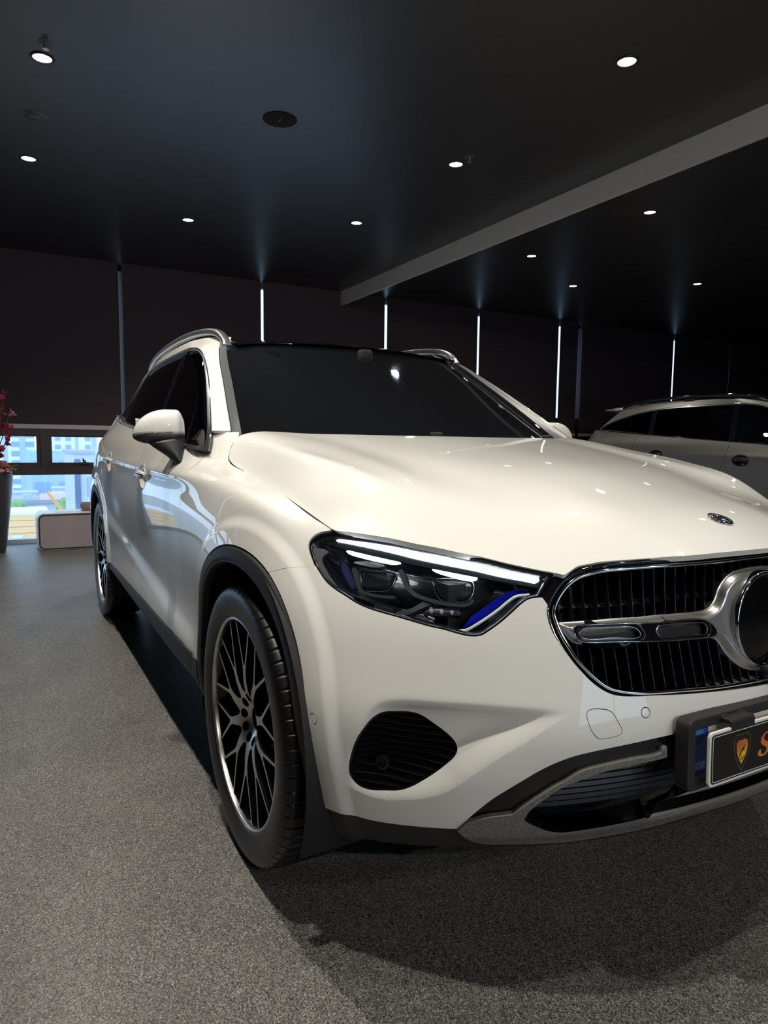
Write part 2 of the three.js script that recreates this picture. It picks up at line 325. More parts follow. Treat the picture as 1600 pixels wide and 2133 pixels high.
// ---------- outdoors beyond the glass ----------
{
  const pale = std(0.80, 0.82, 0.80, 0.9), blue = std(0.42, 0.55, 0.72, 0.9), pane = std(0.30, 0.42, 0.58, 0.3), beige = std(0.78, 0.50, 0.26, 0.9), roofM = std(0.34, 0.36, 0.40, 0.9);
  const ground = struct('ground', slab(-260, 320, -26, -25, -420, -10), std(0.4, 0.42, 0.42, 0.95));
  function tower(label, x0, x1, z0, z1, top, bot, mat, cols, rowH, bands, wm = pane) {
    const t = thing('apartment_tower', label, 'building', [(x0 + x1) / 2, -25, (z0 + z1) / 2]); const w = x1 - x0, d = z1 - z0;
    put(t, 'wall', box(w, top + 25, d, 0, (top + 25) / 2, 0), mat);
    for (const [bx, bw] of bands) put(t, 'colour_band', box(bw, top + 25, 0.3, bx, (top + 25) / 2, d / 2 + 0.1), blue);
    for (const [cx, cw] of cols) for (let y = bot; y < Math.min(top - 2, 14); y += rowH) put(t, 'window', box(cw, rowH * 0.52, 0.3, cx, y + 25, d / 2 + 0.15), wm);
  }
  tower('pale apartment tower seen through the left low window pane', -8, 7.8, -275, -250, 60, -24, pale, [[2.2, 2.2], [6.4, 2.4], [-3, 2.2]], 3.0, [[4.3, 1.6], [-0.6, 1.2]]);
  tower('bright apartment tower seen through the low window beside the car', 11.5, 27, -280, -252, 70, -24, pale, [[-4.6, 1.6], [-1.4, 1.6], [4.6, 1.6]], 2.9, [[1.2, 1.0], [6.6, 1.3]]);
  tower('bluish office block below the apartment towers', 2.4, 9.6, -150, -122, -0.5, -20, blue, [[-2, 2], [1.4, 1.6]], 3.4, []);
  tower('distant white tower further left of the flower planter', -46, -20, -290, -260, 55, -24, pale, [[-8, 3], [-2, 3], [4, 3], [10, 2]], 3.2, [[7, 1.6]]);
  tower('distant white tower hidden mostly by the white car', 34, 62, -290, -258, 66, -24, pale, [[-9, 3], [-3, 3], [3, 3], [9, 3]], 3.2, []);
  {
    const t = thing('corrugated_warehouse', 'grey-blue warehouse with a dark corner post right of the crane', 'building', [5.2, -25, -66]);
    put(t, 'wall', box(3.2, 25.15, 10, 0.1, 12.57, 0), std(0.52, 0.56, 0.66, 0.8)); put(t, 'corner_post', box(0.42, 24.6, 0.3, -1.25, 12.3, 5.1), std(0.12, 0.16, 0.26, 0.8)); put(t, 'roof_edge', box(3.5, 0.25, 10.4, 0.1, 25.2, 0), std(0.4, 0.42, 0.5, 0.8));
    put(t, 'window', box(0.35, 1.6, 0.2, -0.3, 22.3, 5.05), pane); put(t, 'window', box(0.35, 1.6, 0.2, 0.45, 22.3, 5.05), pane);
  }
  {
    const t = thing('low_shed', 'flat white shed roofs in the yard below the towers', 'building', [3.2, -25, -96]);
    put(t, 'wall', box(9, 18.6, 8, 0, 9.3, 0), std(0.5, 0.52, 0.55, 0.9)); put(t, 'roof', box(9.6, 0.4, 8.6, 0, 18.7, 0), roofM); put(t, 'parapet', box(4.2, 1.0, 0.3, 1.2, 19.2, 4.1), std(0.8, 0.6, 0.62, 0.9)); put(t, 'roof_unit', box(1.4, 0.8, 1, 0.9, 19.3, 2), std(0.7, 0.72, 0.76, 0.8)); put(t, 'roof_unit', box(1.0, 0.7, 1, -2.2, 19.2, 3), blue);
  }
  [[-3.0, -118, 5.0, 17.5, 'left of the crane, behind the planter'], [0.9, -110, 3.4, 18.6, 'just left of the crane boom'], [6.2, -112, 2.6, 19.0, 'just right of the crane boom']].forEach(([x, z, w, hgt, where]) => {
    const t = thing('yard_house', 'small pale yard building ' + where, 'building', [x, -25, z]);
    put(t, 'wall', box(w, hgt, 4, 0, hgt / 2, 0), std(0.7, 0.74, 0.78, 0.9)); put(t, 'roof', box(w + 0.4, 0.3, 4.4, 0, hgt + 0.1, 0), std(0.45, 0.5, 0.56, 0.9)); for (let k = -1; k <= 1; k++) put(t, 'window', box(w * 0.16, 0.7, 0.1, k * w * 0.3, hgt - 1.0, 2.02), pane);
  });
  { const t = thing('yard_fence', 'pale pink fence panels along the yard outside', 'fence', [2.6, -25, -93]); for (let k = 0; k < 9; k++) put(t, 'panel', box(0.52, 18.6, 0.1, -2.4 + k * 0.6, 9.3, 0), std(0.78, 0.52, 0.56, 0.9)); }
  {
    const t = thing('crane_boom', 'slanted orange crane boom in the yard outside', 'crane', [3.65, -6.0, -86]);
    const g = box(0.24, 2.9, 0.24); g.rotateZ(0.60); put(t, 'boom', g, std(0.9, 0.45, 0.12, 0.6)); const h = box(0.10, 2.6, 0.10, 0.2, 0.2, 0.2); h.rotateZ(0.60); put(t, 'boom_brace', h, std(0.9, 0.5, 0.18, 0.6)); put(t, 'mast', box(0.3, 18, 0.3, 0.8, -10, 0), std(0.9, 0.45, 0.12, 0.6));
  }
  {
    const t = thing('neighbour_building', 'beige board-clad neighbouring building close below the window', 'building', [-2.2, -25, -14.6]);
    put(t, 'wall', box(3.0, 24.6, 1.2, 0, 12.3, 0), beige); for (let k = 0; k < 5; k++) put(t, 'siding_board', box(3.02, 0.118, 0.03, 0, 24.54 - k * 0.13, 0.6), beige);
    put(t, 'roof', box(3.1, 0.05, 1.25, 0, 24.62, 0), std(0.75, 0.78, 0.82, 0.8)); put(t, 'window', box(0.2, 0.16, 0.05, 0.95, 24.1, 0.61), std(0.7, 0.74, 0.8, 0.4));
  }
  for (const [x, z, r, l] of [[4.9, -88, 1.0, 'right of the crane boom'], [-0.2, -88, 0.9, 'left of the crane boom']]) {
    const t = thing('yard_tree', 'small green tree in the yard ' + l, 'tree', [x, -25, z]); put(t, 'trunk', cyl(0.12, 0.2, 17.6, 10, 0, 8.8, 0), std(0.2, 0.14, 0.1, 0.9));
    const c = new THREE.IcosahedronGeometry(r, 3), p = c.attributes.position, q = rng(5); const mp = new Map(); for (let i = 0; i < p.count; i++) { const k = [p.getX(i), p.getY(i), p.getZ(i)].map(v => v.toFixed(3)).join(); if (!mp.has(k)) mp.set(k, 0.8 + 0.4 * q()); const s = mp.get(k); p.setXYZ(i, p.getX(i) * s, p.getY(i) * s, p.getZ(i) * s); } c.computeVertexNormals(); c.translate(0, 18.4, 0); put(t, 'crown', c, std(0.25, 0.42, 0.18, 0.9));
  }
}

// ---------- ceiling fittings ----------
{
  const ringM = std(0.02, 0.02, 0.022, 0.4), lensM = new THREE.MeshStandardMaterial({ color: rgb(0.9, 0.9, 0.9), emissive: rgb(1.0, 0.97, 0.93), emissiveIntensity: 22 });
  const lamps = [
    [-1.19, -2.41, 'front-left in the frame, above the planter side'], [-1.21, -3.86, 'nearer the window wall, left edge of the frame'], [0.058, -4.62, 'middle of the row near the window wall'], [1.363, -3.93, 'behind the windscreen, nearest the smoke-stop board end'], [1.388, -2.44, 'above the white car, middle of the right row'], [1.397, -0.947, 'largest, top right of the frame'],
    [3.33, -2.43, 'beyond the smoke-stop board, topmost right'], [3.38, -3.95, 'beyond the smoke-stop board, left of the others'], [4.69, -4.71, 'small one near the window wall beyond the board'], [5.85, -3.86, 'small one above the grey car'],
    [-1.19, -0.95, 'over the right flank of the white car'], [-1.19, 0.52, 'over the front wheel of the white car'], [1.39, 0.52, 'over the front left of the white car'], [0.06, 1.28, 'over the nose of the white car'], [3.33, -0.95, 'between the two cars'], [3.33, 0.6, 'between the two cars at the front'], [5.85, -2.3, 'over the grey car roof'],  // out of view: ceiling rows carried on, strengths set to light the cars
    [-1.19, 5.0, 'unseen behind the camera, left row, placed to light the car front', [-0.5, 0.5, 0.7]], [0.10, 5.7, 'unseen behind the camera, middle row, placed to light the car front', [0, 0.5, 0.7]], [1.39, 5.0, 'unseen behind the camera, right row, placed to light the car front', [0.4, 0.5, 0.7]],  // unseen lamps behind the camera, aimed to light the front of the car
  ];
  const powerOf = i => ({ 5: 0.6, 10: 1.3, 11: 1.0, 12: 0.3, 13: 0.45, 17: 1.2, 18: 1.25, 19: 1.0 })[i] ?? 0.8;
  lamps.forEach(([x, z, where, aim], i) => {
    const t = thing('downlight', 'round recessed ceiling downlight, ' + where, 'downlight', [x, CEIL, z], 'ceiling downlights');
    put(t, 'trim_ring', lathe([[0.044, 0.03], [0.044, -0.002], [0.046, -0.006], [0.055, -0.007], [0.058, -0.004], [0.058, 0.002]], 48), ringM);
    put(t, 'lens', lathe([[0.0, -0.0015], [0.03, -0.0012], [0.0445, 0.0]], 40), lensM);
    const l = new THREE.SpotLight(LAMP_COLOR, LAMP_POWER * powerOf(i), 0, 1.12, 0.75, 2); l.position.set(x, CEIL - 0.012, z); l.target.position.set(...(aim ?? [x, 0, z])); l.castShadow = true; l.shadow.radius = 1.6; l.shadow.mapSize.set(1024, 1024); l.shadow.bias = -0.0004; scene.add(l, l.target);
  });
  const sp = thing('ceiling_speaker', 'round dark flush ceiling speaker above the car roof', 'speaker', [0.095, CEIL, -2.43]);
  put(sp, 'grille_disc', lathe([[0, -0.006], [0.096, -0.006], [0.102, -0.004], [0.104, 0.002]], 64), std(0.006, 0.006, 0.007, 0.9)); put(sp, 'badge', rbox(0.004, 0.002, 0.03, 0.001, 0.0, -0.0075, 0.0), std(0.5, 0.5, 0.5, 0.4));
  const sm = thing('smoke_detector', 'low round ceiling cover between the two left downlights', 'detector', [-1.19, CEIL, -3.136]);
  put(sm, 'cover', lathe([[0, -0.016], [0.045, -0.015], [0.058, -0.008], [0.062, 0.002]], 48), std(0.05, 0.05, 0.055, 0.4)); put(sm, 'rim', lathe([[0.058, -0.006], [0.068, -0.006], [0.07, 0.002]], 48), std(0.12, 0.12, 0.125, 0.35));
  for (const [x, z, w] of [[-1.183, -2.245, 'beside the front-left downlight'], [1.40, -2.294, 'beside the middle right downlight']]) {
    const t = thing('sprinkler', 'small ceiling sprinkler head ' + w, 'sprinkler', [x, CEIL, z]);
    put(t, 'escutcheon', lathe([[0.008, -0.004], [0.03, -0.004], [0.036, 0.002]], 32), std(0.08, 0.08, 0.085, 0.4)); put(t, 'head', merged([cyl(0.008, 0.008, 0.03, 12, 0, -0.018, 0), cyl(0.015, 0.015, 0.003, 16, 0, -0.034, 0)]), std(0.6, 0.6, 0.6, 0.3, { metalness: 1 }));
  }
}
// ---------- car shape: x to the car's left, y up, z forward, front axle at z = 0 ----------
const LV = [0.16, 0.26, 0.35, 0.42, 0.52, 0.62, 0.72, 0.82, 0.88, 0.93, 0.98, 1.04, 1.10, 1.16, 1.24];
const ROW = {
  0.16: [[0, .66], [.25, .65], [.45, .61], [.58, .56], [.68, .50], [.75, .43], [.80, .34], [.83, .24], [.85, 0], [.85, -.35], [.85, -.8], [.85, -1.4], [.85, -2], [.85, -2.5], [.85, -2.9], [.84, -3.3], [.80, -3.5], [.70, -3.62], [.45, -3.68], [0, -3.7]],
  0.26: [[0, .77], [.25, .755], [.45, .715], [.58, .665], [.69, .60], [.775, .51], [.84, .42], [.885, .25], [.905, 0], [.90, -.35], [.90, -.8], [.90, -1.4], [.90, -2], [.905, -2.5], [.91, -2.9], [.895, -3.3], [.85, -3.55], [.74, -3.72], [.45, -3.79], [0, -3.81]],
  0.35: [[0, .82], [.25, .805], [.45, .765], [.58, .718], [.69, .652], [.78, .565], [.852, .475], [.905, .26], [.93, 0], [.918, -.35], [.918, -.8], [.92, -1.4], [.92, -2], [.925, -2.5], [.935, -2.9], [.915, -3.3], [.87, -3.59], [.75, -3.77], [.45, -3.84], [0, -3.86]],
  0.42: [[0, .84], [.25, .825], [.45, .785], [.58, .735], [.695, .665], [.787, .575], [.862, .482], [.918, .265], [.938, 0], [.922, -.35], [.922, -.8], [.922, -1.4], [.924, -2], [.93, -2.5], [.942, -2.9], [.923, -3.3], [.876, -3.61], [.75, -3.79], [.45, -3.86], [0, -3.875]],
  0.52: [[0, .848], [.25, .833], [.45, .792], [.58, .737], [.70, .655], [.795, .565], [.87, .465], [.925, .255], [.942, 0], [.922, -.35], [.915, -.8], [.916, -1.4], [.92, -2], [.93, -2.5], [.945, -2.9], [.928, -3.3], [.88, -3.62], [.75, -3.80], [.45, -3.865], [0, -3.88]],
  0.62: [[0, .826], [.25, .811], [.45, .770], [.575, .708], [.69, .622], [.783, .53], [.862, .418], [.92, .235], [.943, 0], [.928, -.35], [.922, -.8], [.923, -1.4], [.925, -2], [.933, -2.5], [.946, -2.9], [.93, -3.3], [.88, -3.62], [.75, -3.80], [.45, -3.86], [0, -3.875]],
  0.72: [[0, .800], [.25, .785], [.45, .743], [.57, .672], [.68, .585], [.77, .487], [.85, .365], [.912, .20], [.942, 0], [.936, -.35], [.93, -.8], [.93, -1.4], [.93, -2], [.935, -2.5], [.946, -2.9], [.93, -3.3], [.878, -3.61], [.75, -3.78], [.45, -3.84], [0, -3.855]],
  0.82: [[0, .794], [.25, .774], [.44, .712], [.555, .63], [.66, .53], [.752, .42], [.83, .295], [.89, .15], [.925, -.02], [.935, -.35], [.934, -.8], [.935, -1.4], [.935, -2], [.937, -2.5], [.944, -2.9], [.927, -3.3], [.872, -3.59], [.74, -3.75], [.45, -3.81], [0, -3.83]],
  0.88: [[0, .803], [.25, .775], [.43, .692], [.545, .60], [.645, .495], [.733, .382], [.808, .262], [.870, .125], [.911, -.03], [.930, -.35], [.932, -.8], [.934, -1.4], [.935, -2], [.938, -2.5], [.941, -2.9], [.92, -3.3], [.862, -3.57], [.73, -3.72], [.45, -3.78], [0, -3.80]],
  0.93: [[0, .73], [.25, .70], [.42, .625], [.53, .535], [.62, .435], [.70, .33], [.77, .215], [.830, .085], [.877, -.06], [.913, -.35], [.927, -.8], [.931, -1.4], [.933, -2], [.937, -2.5], [.936, -2.9], [.91, -3.3], [.85, -3.55], [.72, -3.69], [.45, -3.75], [0, -3.77]],
  0.98: [[0, .61], [.25, .58], [.40, .505], [.50, .415], [.585, .32], [.66, .22], [.72, .11], [.768, .0], [.801, -.12], [.853, -.36], [.911, -.8], [.925, -1.4], [.929, -2], [.934, -2.5], [.93, -2.9], [.90, -3.3], [.84, -3.53], [.71, -3.66], [.45, -3.72], [0, -3.74]],
  1.04: [[0, .42], [.22, .39], [.37, .30], [.46, .20], [.53, .10], [.59, -.01], [.64, -.12], [.685, -.24], [.73, -.34], [.785, -.46], [.882, -.8], [.908, -1.4], [.918, -2], [.925, -2.5], [.918, -2.9], [.885, -3.3], [.825, -3.5], [.70, -3.63], [.45, -3.69], [0, -3.71]],
  1.10: [[0, .18], [.2, .14], [.33, .04], [.42, -.06], [.49, -.17], [.55, -.27], [.60, -.36], [.65, -.44], [.70, -.49], [.757, -.545], [.852, -.8], [.885, -1.4], [.90, -2], [.908, -2.5], [.90, -2.9], [.865, -3.3], [.805, -3.48], [.68, -3.6], [.45, -3.66], [0, -3.68]],
  1.16: [[0, -.1], [.2, -.13], [.31, -.20], [.40, -.28], [.46, -.37], [.52, -.45], [.57, -.52], [.62, -.57], [.67, -.60], [.73, -.64], [.825, -.82], [.858, -1.4], [.868, -2], [.868, -2.5], [.85, -2.9], [.80, -3.3], [.78, -3.45], [.66, -3.57], [.45, -3.63], [0, -3.65]],
  1.24: [[0, -.3], [.2, -.33], [.3, -.39], [.38, -.45], [.44, -.52], [.49, -.58], [.54, -.63], [.59, -.67], [.64, -.70], [.69, -.735], [.785, -.86], [.82, -1.4], [.83, -2], [.828, -2.5], [.80, -2.9], [.75, -3.28], [.74, -3.42], [.63, -3.53], [.45, -3.58], [0, -3.6]],
};
const refRow = ROW[0.52], AK = [0];
for (let i = 1; i < refRow.length; i++) AK.push(AK[i - 1] + Math.hypot(refRow[i][0] - refRow[i - 1][0], refRow[i][1] - refRow[i - 1][1]));
const AEND = AK[AK.length - 1];
function levelSurf(LVS, ROWS, AKN) {
  const lev = LVS.map(y => { const r = ROWS[y];
    const a = [...AKN.slice(1, 4).map(v => -v).reverse(), ...AKN], x = [...r.slice(1, 4).map(p => p[0]).reverse(), ...r.map(p => -p[0])], z = [...r.slice(1, 4).map(p => p[1]).reverse(), ...r.map(p => p[1])];
    return [natural(a, x), natural(a, z)]; });
  let last = null, sx, sz;
  return (a, y) => { if (a !== last) { sx = pchip(LVS, lev.map(l => l[0](a))); sz = pchip(LVS, lev.map(l => l[1](a))); last = a; } return [sx(y), y, sz(y)]; };
}
const bodyBase = denseSurf(0, AEND, 170, 0.16, 1.24, 55, levelSurf(LV, ROW, AK), 5, 4, true);
// station coordinate of a place on the side, from its z at height y
function aAtZ(z, y, S = bodyBase, lo = 0.9, hi = AEND - 0.6) { for (let k = 0; k < 40; k++) { const m = (lo + hi) / 2; if (S(m, y).z > z) lo = m; else hi = m; } return (lo + hi) / 2; }
function aAtX(x, y, S = bodyBase) { let lo = 0, hi = 1.0; for (let k = 0; k < 40; k++) { const m = (lo + hi) / 2; if (S(m, y).x > x) lo = m; else hi = m; } return (lo + hi) / 2; }

// relief on the body side: bumper recess, wheel arch lips, shoulder crease, sill crease
const ARCH_R = [[-0.005, 0.375], [-2.893, 0.375]];
const RECESS_TOP = smoothPoly([[0.998, 0.413], [0.983, 0.458], [0.952, 0.508], [0.922, 0.543], [0.895, 0.564], [0.867, 0.574], [0.826, 0.580], [0.760, 0.582], [0.696, 0.583], [0.633, 0.581], [0.571, 0.580], [0.519, 0.577]], 4, false);
const RECESS_LOW = smoothPoly([[0.519, 0.577], [0.558, 0.557], [0.607, 0.527], [0.672, 0.487], [0.721, 0.452], [0.756, 0.425], [0.806, 0.401], [0.858, 0.387], [0.901, 0.379], [0.951, 0.384], [0.991, 0.396], [0.998, 0.413]], 4, false);
const recessIn = polySdf([...RECESS_TOP, ...RECESS_LOW]), recTop = lineDist(RECESS_TOP), recLow = lineDist(RECESS_LOW);
const creaseY = pchip([-3.6, -2.4, -1.4, -0.674, -0.326, 0.027, 0.217, 0.5], [1.0, 0.985, 0.975, 0.968, 0.955, 0.918, 0.879, 0.84]);
function relief(a, y, p) {
  let d = 0;
  if (a > 0.45 && a < 1.05 && y > 0.35 && y < 0.62) {
    const sg = recessIn(a, y);
    if (sg < 0.02) { const dt = 0.003 * Math.log1p(Math.exp((sg < 0 ? 1 : -1) * recTop(a, y) / 0.003)), rt = recTop(a, y), rl = recLow(a, y), dl = sg < 0 || rt < rl ? rl : 0; d -= 0.036 * lerp(1 - Math.exp(-dt / 0.014), sstep(0, 0.05, dt), sstep(0.87, 0.95, a)) * sstep(0, 0.07, dl + 0.004) ** 0.9; }
  }
  if (p.x < -0.8) {
    for (const [cz, cy] of ARCH_R) { const r = Math.hypot(p.z - cz, y - cy) - archR(cz < -1 ? cz - p.z : p.z - cz, y - cy); if (r < 0.56) d += 0.009 * (1 - sstep(0.488, 0.522, r)); }
    const yl = creaseY(p.z), e = y - yl, f = sstep(0.25, 0.0, p.z) * (1 - 0.55 * sstep(-0.9, -1.6, p.z));
    const w = 0.004, am = lerp(0.026, 0.012, sstep(-0.55, -1.0, p.z)); d += f * am * Math.exp(-(((Math.sqrt(e * e + w * w) - w) / (e > 0 ? 0.034 : 0.030)) ** 1.5));
    const ys = 0.455 + 0.118 * clamp(-0.75 - p.z, -0.4, 1.75);
    d += 0.008 * (1 - sstep(-0.03, 0.06, y - ys)) * sstep(-0.42, -0.6, p.z) * sstep(-2.62, -2.4, p.z);
  }
  return d;
}
const body = (a, y) => { const p = bodyBase(a, y); const d = relief(a, y, p); if (d !== 0) { const n = surfNormal(bodyBase, a, y, -1, 0.004); p.addScaledVector(n, d); } return p; };

// hood: columns at |x|, rows from the front edge to the cowl
const HX = [0, .2, .4, .55, .68, .765, .84, .92];
const HZF = [.805, .782, .715, .60, .48, .335, .20, .05], HZR = [-.36, -.37, -.40, -.43, -.47, -.52, -.57, -.6];
const HT = [-.12, 0, .1, .25, .45, .7, 1, 1.1];
const HY = [
  [.78, .871, .925, .970, 1.020, 1.067, 1.118, 1.134],
  [.78, .869, .922, .967, 1.018, 1.066, 1.118, 1.134],
  [.76, .846, .902, .957, 1.015, 1.066, 1.118, 1.134],
  [.78, .852, .899, .957, 1.015, 1.064, 1.115, 1.132],
  [.83, .878, .908, .944, .990, 1.040, 1.110, 1.128],
  [.86, .888, .912, .944, .976, 1.011, 1.085, 1.11],
  [.84, .87, .894, .921, .946, .973, 1.035, 1.06],
  [.82, .84, .855, .87, .89, .92, .985, 1.0]];
const ridgeX = pchip([-.62, -.5, -.3, -.1, 0, .1, .2, .3, .4, .5, .62], [.752, .745, .734, .722, .708, .688, .672, .653, .635, .612, .58]);
const ridgeY = pchip([-.62, -.5, -.3, -.2, -.1, 0, .1, .2, .3, .4, .5, .62], [1.122, 1.106, 1.085, 1.0745, 1.0634, 1.0505, 1.0344, 1.018, 1.0, .981, .958, .925]);
const hoodBase = (() => {
  const cols = HY.map(r => natural(HT, r)), X = [...HX.slice(1, 4).map(v => -v).reverse(), ...HX];
  const ext = r => [...r.slice(1, 4).reverse(), ...r], zf = natural(X, ext(HZF)), zr = natural(X, ext(HZR));
  let lt = null, sy;
  const y0 = (t, x) => { if (t !== lt) { sy = pchip(X, ext(cols.map(c => c(t)))); lt = t; } return sy(x); };
  const f = (t, x) => {
    const ax = Math.abs(x), z = lerp(zf(ax), zr(ax), t), xr = ridgeX(z), tr = (zf(xr) - z) / (zf(xr) - zr(xr)), base = y0(t, ax);
    const lift = (ridgeY(z) - y0(tr, xr)) * sstep(0.66, 0.18, z) * sstep(0.0, 0.25, t), xg = 0.80, d = ax - xr;
    const b = d > 0 ? clamp(1 - d / (xg - xr), 0, 1) : Math.max(0, 1 + d / 0.26) ** 2;
    return [-x, base + lift * b, z];
  };
  return denseSurf(-.12, 1.1, 92, -.92, .92, 185, f, 10, 3, false);
})();                                             // (t, x) with x > 0 on the right side
// greenhouse: levels
const GL = [0.98, 1.05, 1.12, 1.20, 1.31, 1.42, 1.50, 1.56];
const GROW = {
  0.98: [[0, -.16], [.30, -.20], [.58, -.33], [.755, -.49], [.805, -.46], [.87, -.52], [.905, -.72], [.91, -1.0], [.915, -1.5], [.92, -2], [.92, -2.6], [.90, -3.1], [.80, -3.6], [.5, -3.72], [0, -3.76]],
  1.05: [[0, -.29], [.30, -.325], [.58, -.43], [.735, -.56], [.785, -.525], [.845, -.585], [.877, -.73], [.879, -1.0], [.885, -1.5], [.89, -2], [.89, -2.6], [.865, -3.1], [.77, -3.54], [.5, -3.66], [0, -3.70]],
  1.12: [[0, -.41], [.30, -.445], [.57, -.54], [.715, -.645], [.763, -.60], [.818, -.645], [.846, -.76], [.850, -1.0], [.855, -1.5], [.86, -2], [.86, -2.6], [.83, -3.1], [.74, -3.5], [.5, -3.61], [0, -3.65]],
  1.20: [[0, -.56], [.29, -.59], [.55, -.675], [.692, -.765], [.736, -.735], [.786, -.77], [.814, -.87], [.818, -1.05], [.822, -1.5], [.825, -2], [.818, -2.6], [.787, -3.08], [.70, -3.45], [.48, -3.56], [0, -3.60]],
  1.31: [[0, -.765], [.28, -.795], [.53, -.865], [.657, -.935], [.70, -.915], [.745, -.945], [.768, -1.03], [.772, -1.18], [.776, -1.5], [.777, -2], [.768, -2.6], [.733, -3.04], [.645, -3.38], [.46, -3.48], [0, -3.52]],
  1.42: [[0, -.972], [.27, -.995], [.51, -1.055], [.622, -1.115], [.662, -1.105], [.70, -1.14], [.722, -1.21], [.727, -1.31], [.73, -1.5], [.731, -2], [.714, -2.6], [.668, -2.98], [.575, -3.28], [.44, -3.36], [0, -3.40]],
  1.50: [[0, -1.13], [.26, -1.15], [.485, -1.20], [.59, -1.245], [.622, -1.25], [.656, -1.29], [.675, -1.36], [.685, -1.44], [.69, -1.56], [.692, -2], [.672, -2.55], [.622, -2.9], [.535, -3.18], [.42, -3.26], [0, -3.30]],
  1.56: [[0, -1.28], [.26, -1.30], [.46, -1.35], [.54, -1.40], [.57, -1.42], [.60, -1.46], [.62, -1.5], [.635, -1.56], [.65, -1.65], [.653, -2], [.625, -2.5], [.57, -2.8], [.48, -3.05], [.4, -3.15], [0, -3.2]],
};
const GAK = [0];
{ const r = GROW[1.31]; for (let i = 1; i < r.length; i++) GAK.push(GAK[i - 1] + Math.hypot(r[i][0] - r[i - 1][0], r[i][1] - r[i - 1][1])); }
const GEND = GAK[GAK.length - 1];
const green = denseSurf(0, GEND, 190, 0.98, 1.56, 40, levelSurf(GL, GROW, GAK), 1, 3, true);
// roof: height over (z, x)
const roofY = pchip([-3.55, -3.4, -3.1, -2.7, -2.3, -1.9, -1.6, -1.38, -1.2, -1.05], [1.535, 1.549, 1.574, 1.594, 1.605, 1.604, 1.592, 1.568, 1.537, 1.50]);
// ---------- the white car ----------
const PAINT = phys(0.80, 0.79, 0.755, 0.42, { clearcoat: 1, clearcoatRoughness: 0.02, specularIntensity: 0.6 });
const CLAD = std(0.014, 0.014, 0.016, 0.55), BLACKG = phys(0.006, 0.006, 0.008, 0.05);
const DARK = std(0.006, 0.006, 0.007, 0.7), RUBBER = std(0.006, 0.006, 0.0065, 0.38), SILVER = phys(0.56, 0.55, 0.53, 0.34, { metalness: 0.9 });
const CHROME = phys(0.75, 0.76, 0.78, 0.06, { metalness: 1 }), SATIN = phys(0.52, 0.53, 0.54, 0.30, { metalness: 0.9 });
const DARKCHROME = phys(0.10, 0.105, 0.115, 0.10, { metalness: 1 });
const MACHINED = phys(0.58, 0.57, 0.56, 0.30, { metalness: 1 });
const TINT = phys(0.30, 0.34, 0.40, 0.0, { transmission: 0.982, thickness: 0, ior: 1.5 }), TINTDARK = phys(0.02, 0.022, 0.026, 0.0, { transmission: 1, thickness: 0, ior: 1.5 });
const LENS = phys(0.97, 0.98, 1, 0.0, { transmission: 1, thickness: 0, ior: 1.45 });
const DRLM = new THREE.MeshStandardMaterial({ color: rgb(0.9, 0.9, 0.9), emissive: rgb(0.86, 0.95, 1.0), emissiveIntensity: 9, side: THREE.DoubleSide });
const BLUEFIN = phys(0.03, 0.05, 0.85, 0.22, { clearcoat: 1 });
const LAMPGREY = phys(0.075, 0.085, 0.092, 0.30, { metalness: 0.6 });
let SPARKLE;
{ const R = rng(3), g = Array.from({ length: 512 * 512 }, () => R()); SPARKLE = phys(1, 1, 1, 0.45, { metalness: 0.55, map: noiseTexture(512, (i, j) => { const v = 0.36 + 0.30 * g[j * 512 + i] + (g[(j * 511 + i * 7) % (512 * 512)] > 0.96 ? 0.3 : 0); return [v, v * 0.985, v * 0.95]; }) }); SPARKLE.map.repeat.set(2.2, 2.2); }

const HEAD = [[0.972, 0.889, 1], [0.990, 0.886], [1.014, 0.881], [1.031, 0.873], [1.041, 0.864], [1.044, 0.854], [1.039, 0.842], [1.028, 0.826], [1.019, 0.812], [1.005, 0.797], [0.989, 0.782], [0.968, 0.770], [0.945, 0.760], [0.924, 0.750], [0.902, 0.743], [0.877, 0.738], [0.844, 0.733], [0.810, 0.727], [0.776, 0.721], [0.745, 0.717], [0.720, 0.712], [0.700, 0.709], [0.683, 0.709], [0.669, 0.712], [0.651, 0.722], [0.632, 0.734], [0.614, 0.747], [0.595, 0.762], [0.580, 0.774], [0.566, 0.782], [0.551, 0.785], [0.541, 0.786, 1]];
const HOODEDGE = [[0.972, 0.889, 1], [0.960, 0.888], [0.895, 0.886], [0.839, 0.882], [0.785, 0.875], [0.732, 0.869], [0.700, 0.864], [0.649, 0.858], [0.600, 0.848], [0.552, 0.840], [0.512, 0.834], [0.491, 0.830, 1], [0.475, 0.840], [0.459, 0.848], [0.443, 0.851], [0.412, 0.856], [0.364, 0.860], [0.291, 0.864], [0.213, 0.865], [0.132, 0.868], [0.041, 0.869], [-0.06, 0.868, 1]];
const GROUT = [[0.533, 0.774, 1], [0.536, 0.765], [0.536, 0.749], [0.532, 0.730], [0.524, 0.711], [0.512, 0.691], [0.498, 0.669], [0.483, 0.650], [0.468, 0.633], [0.451, 0.619], [0.431, 0.608], [0.408, 0.602], [0.367, 0.598], [0.325, 0.596], [0.264, 0.591], [0.184, 0.586], [0.097, 0.581], [0.011, 0.578], [-0.06, 0.578, 1]];
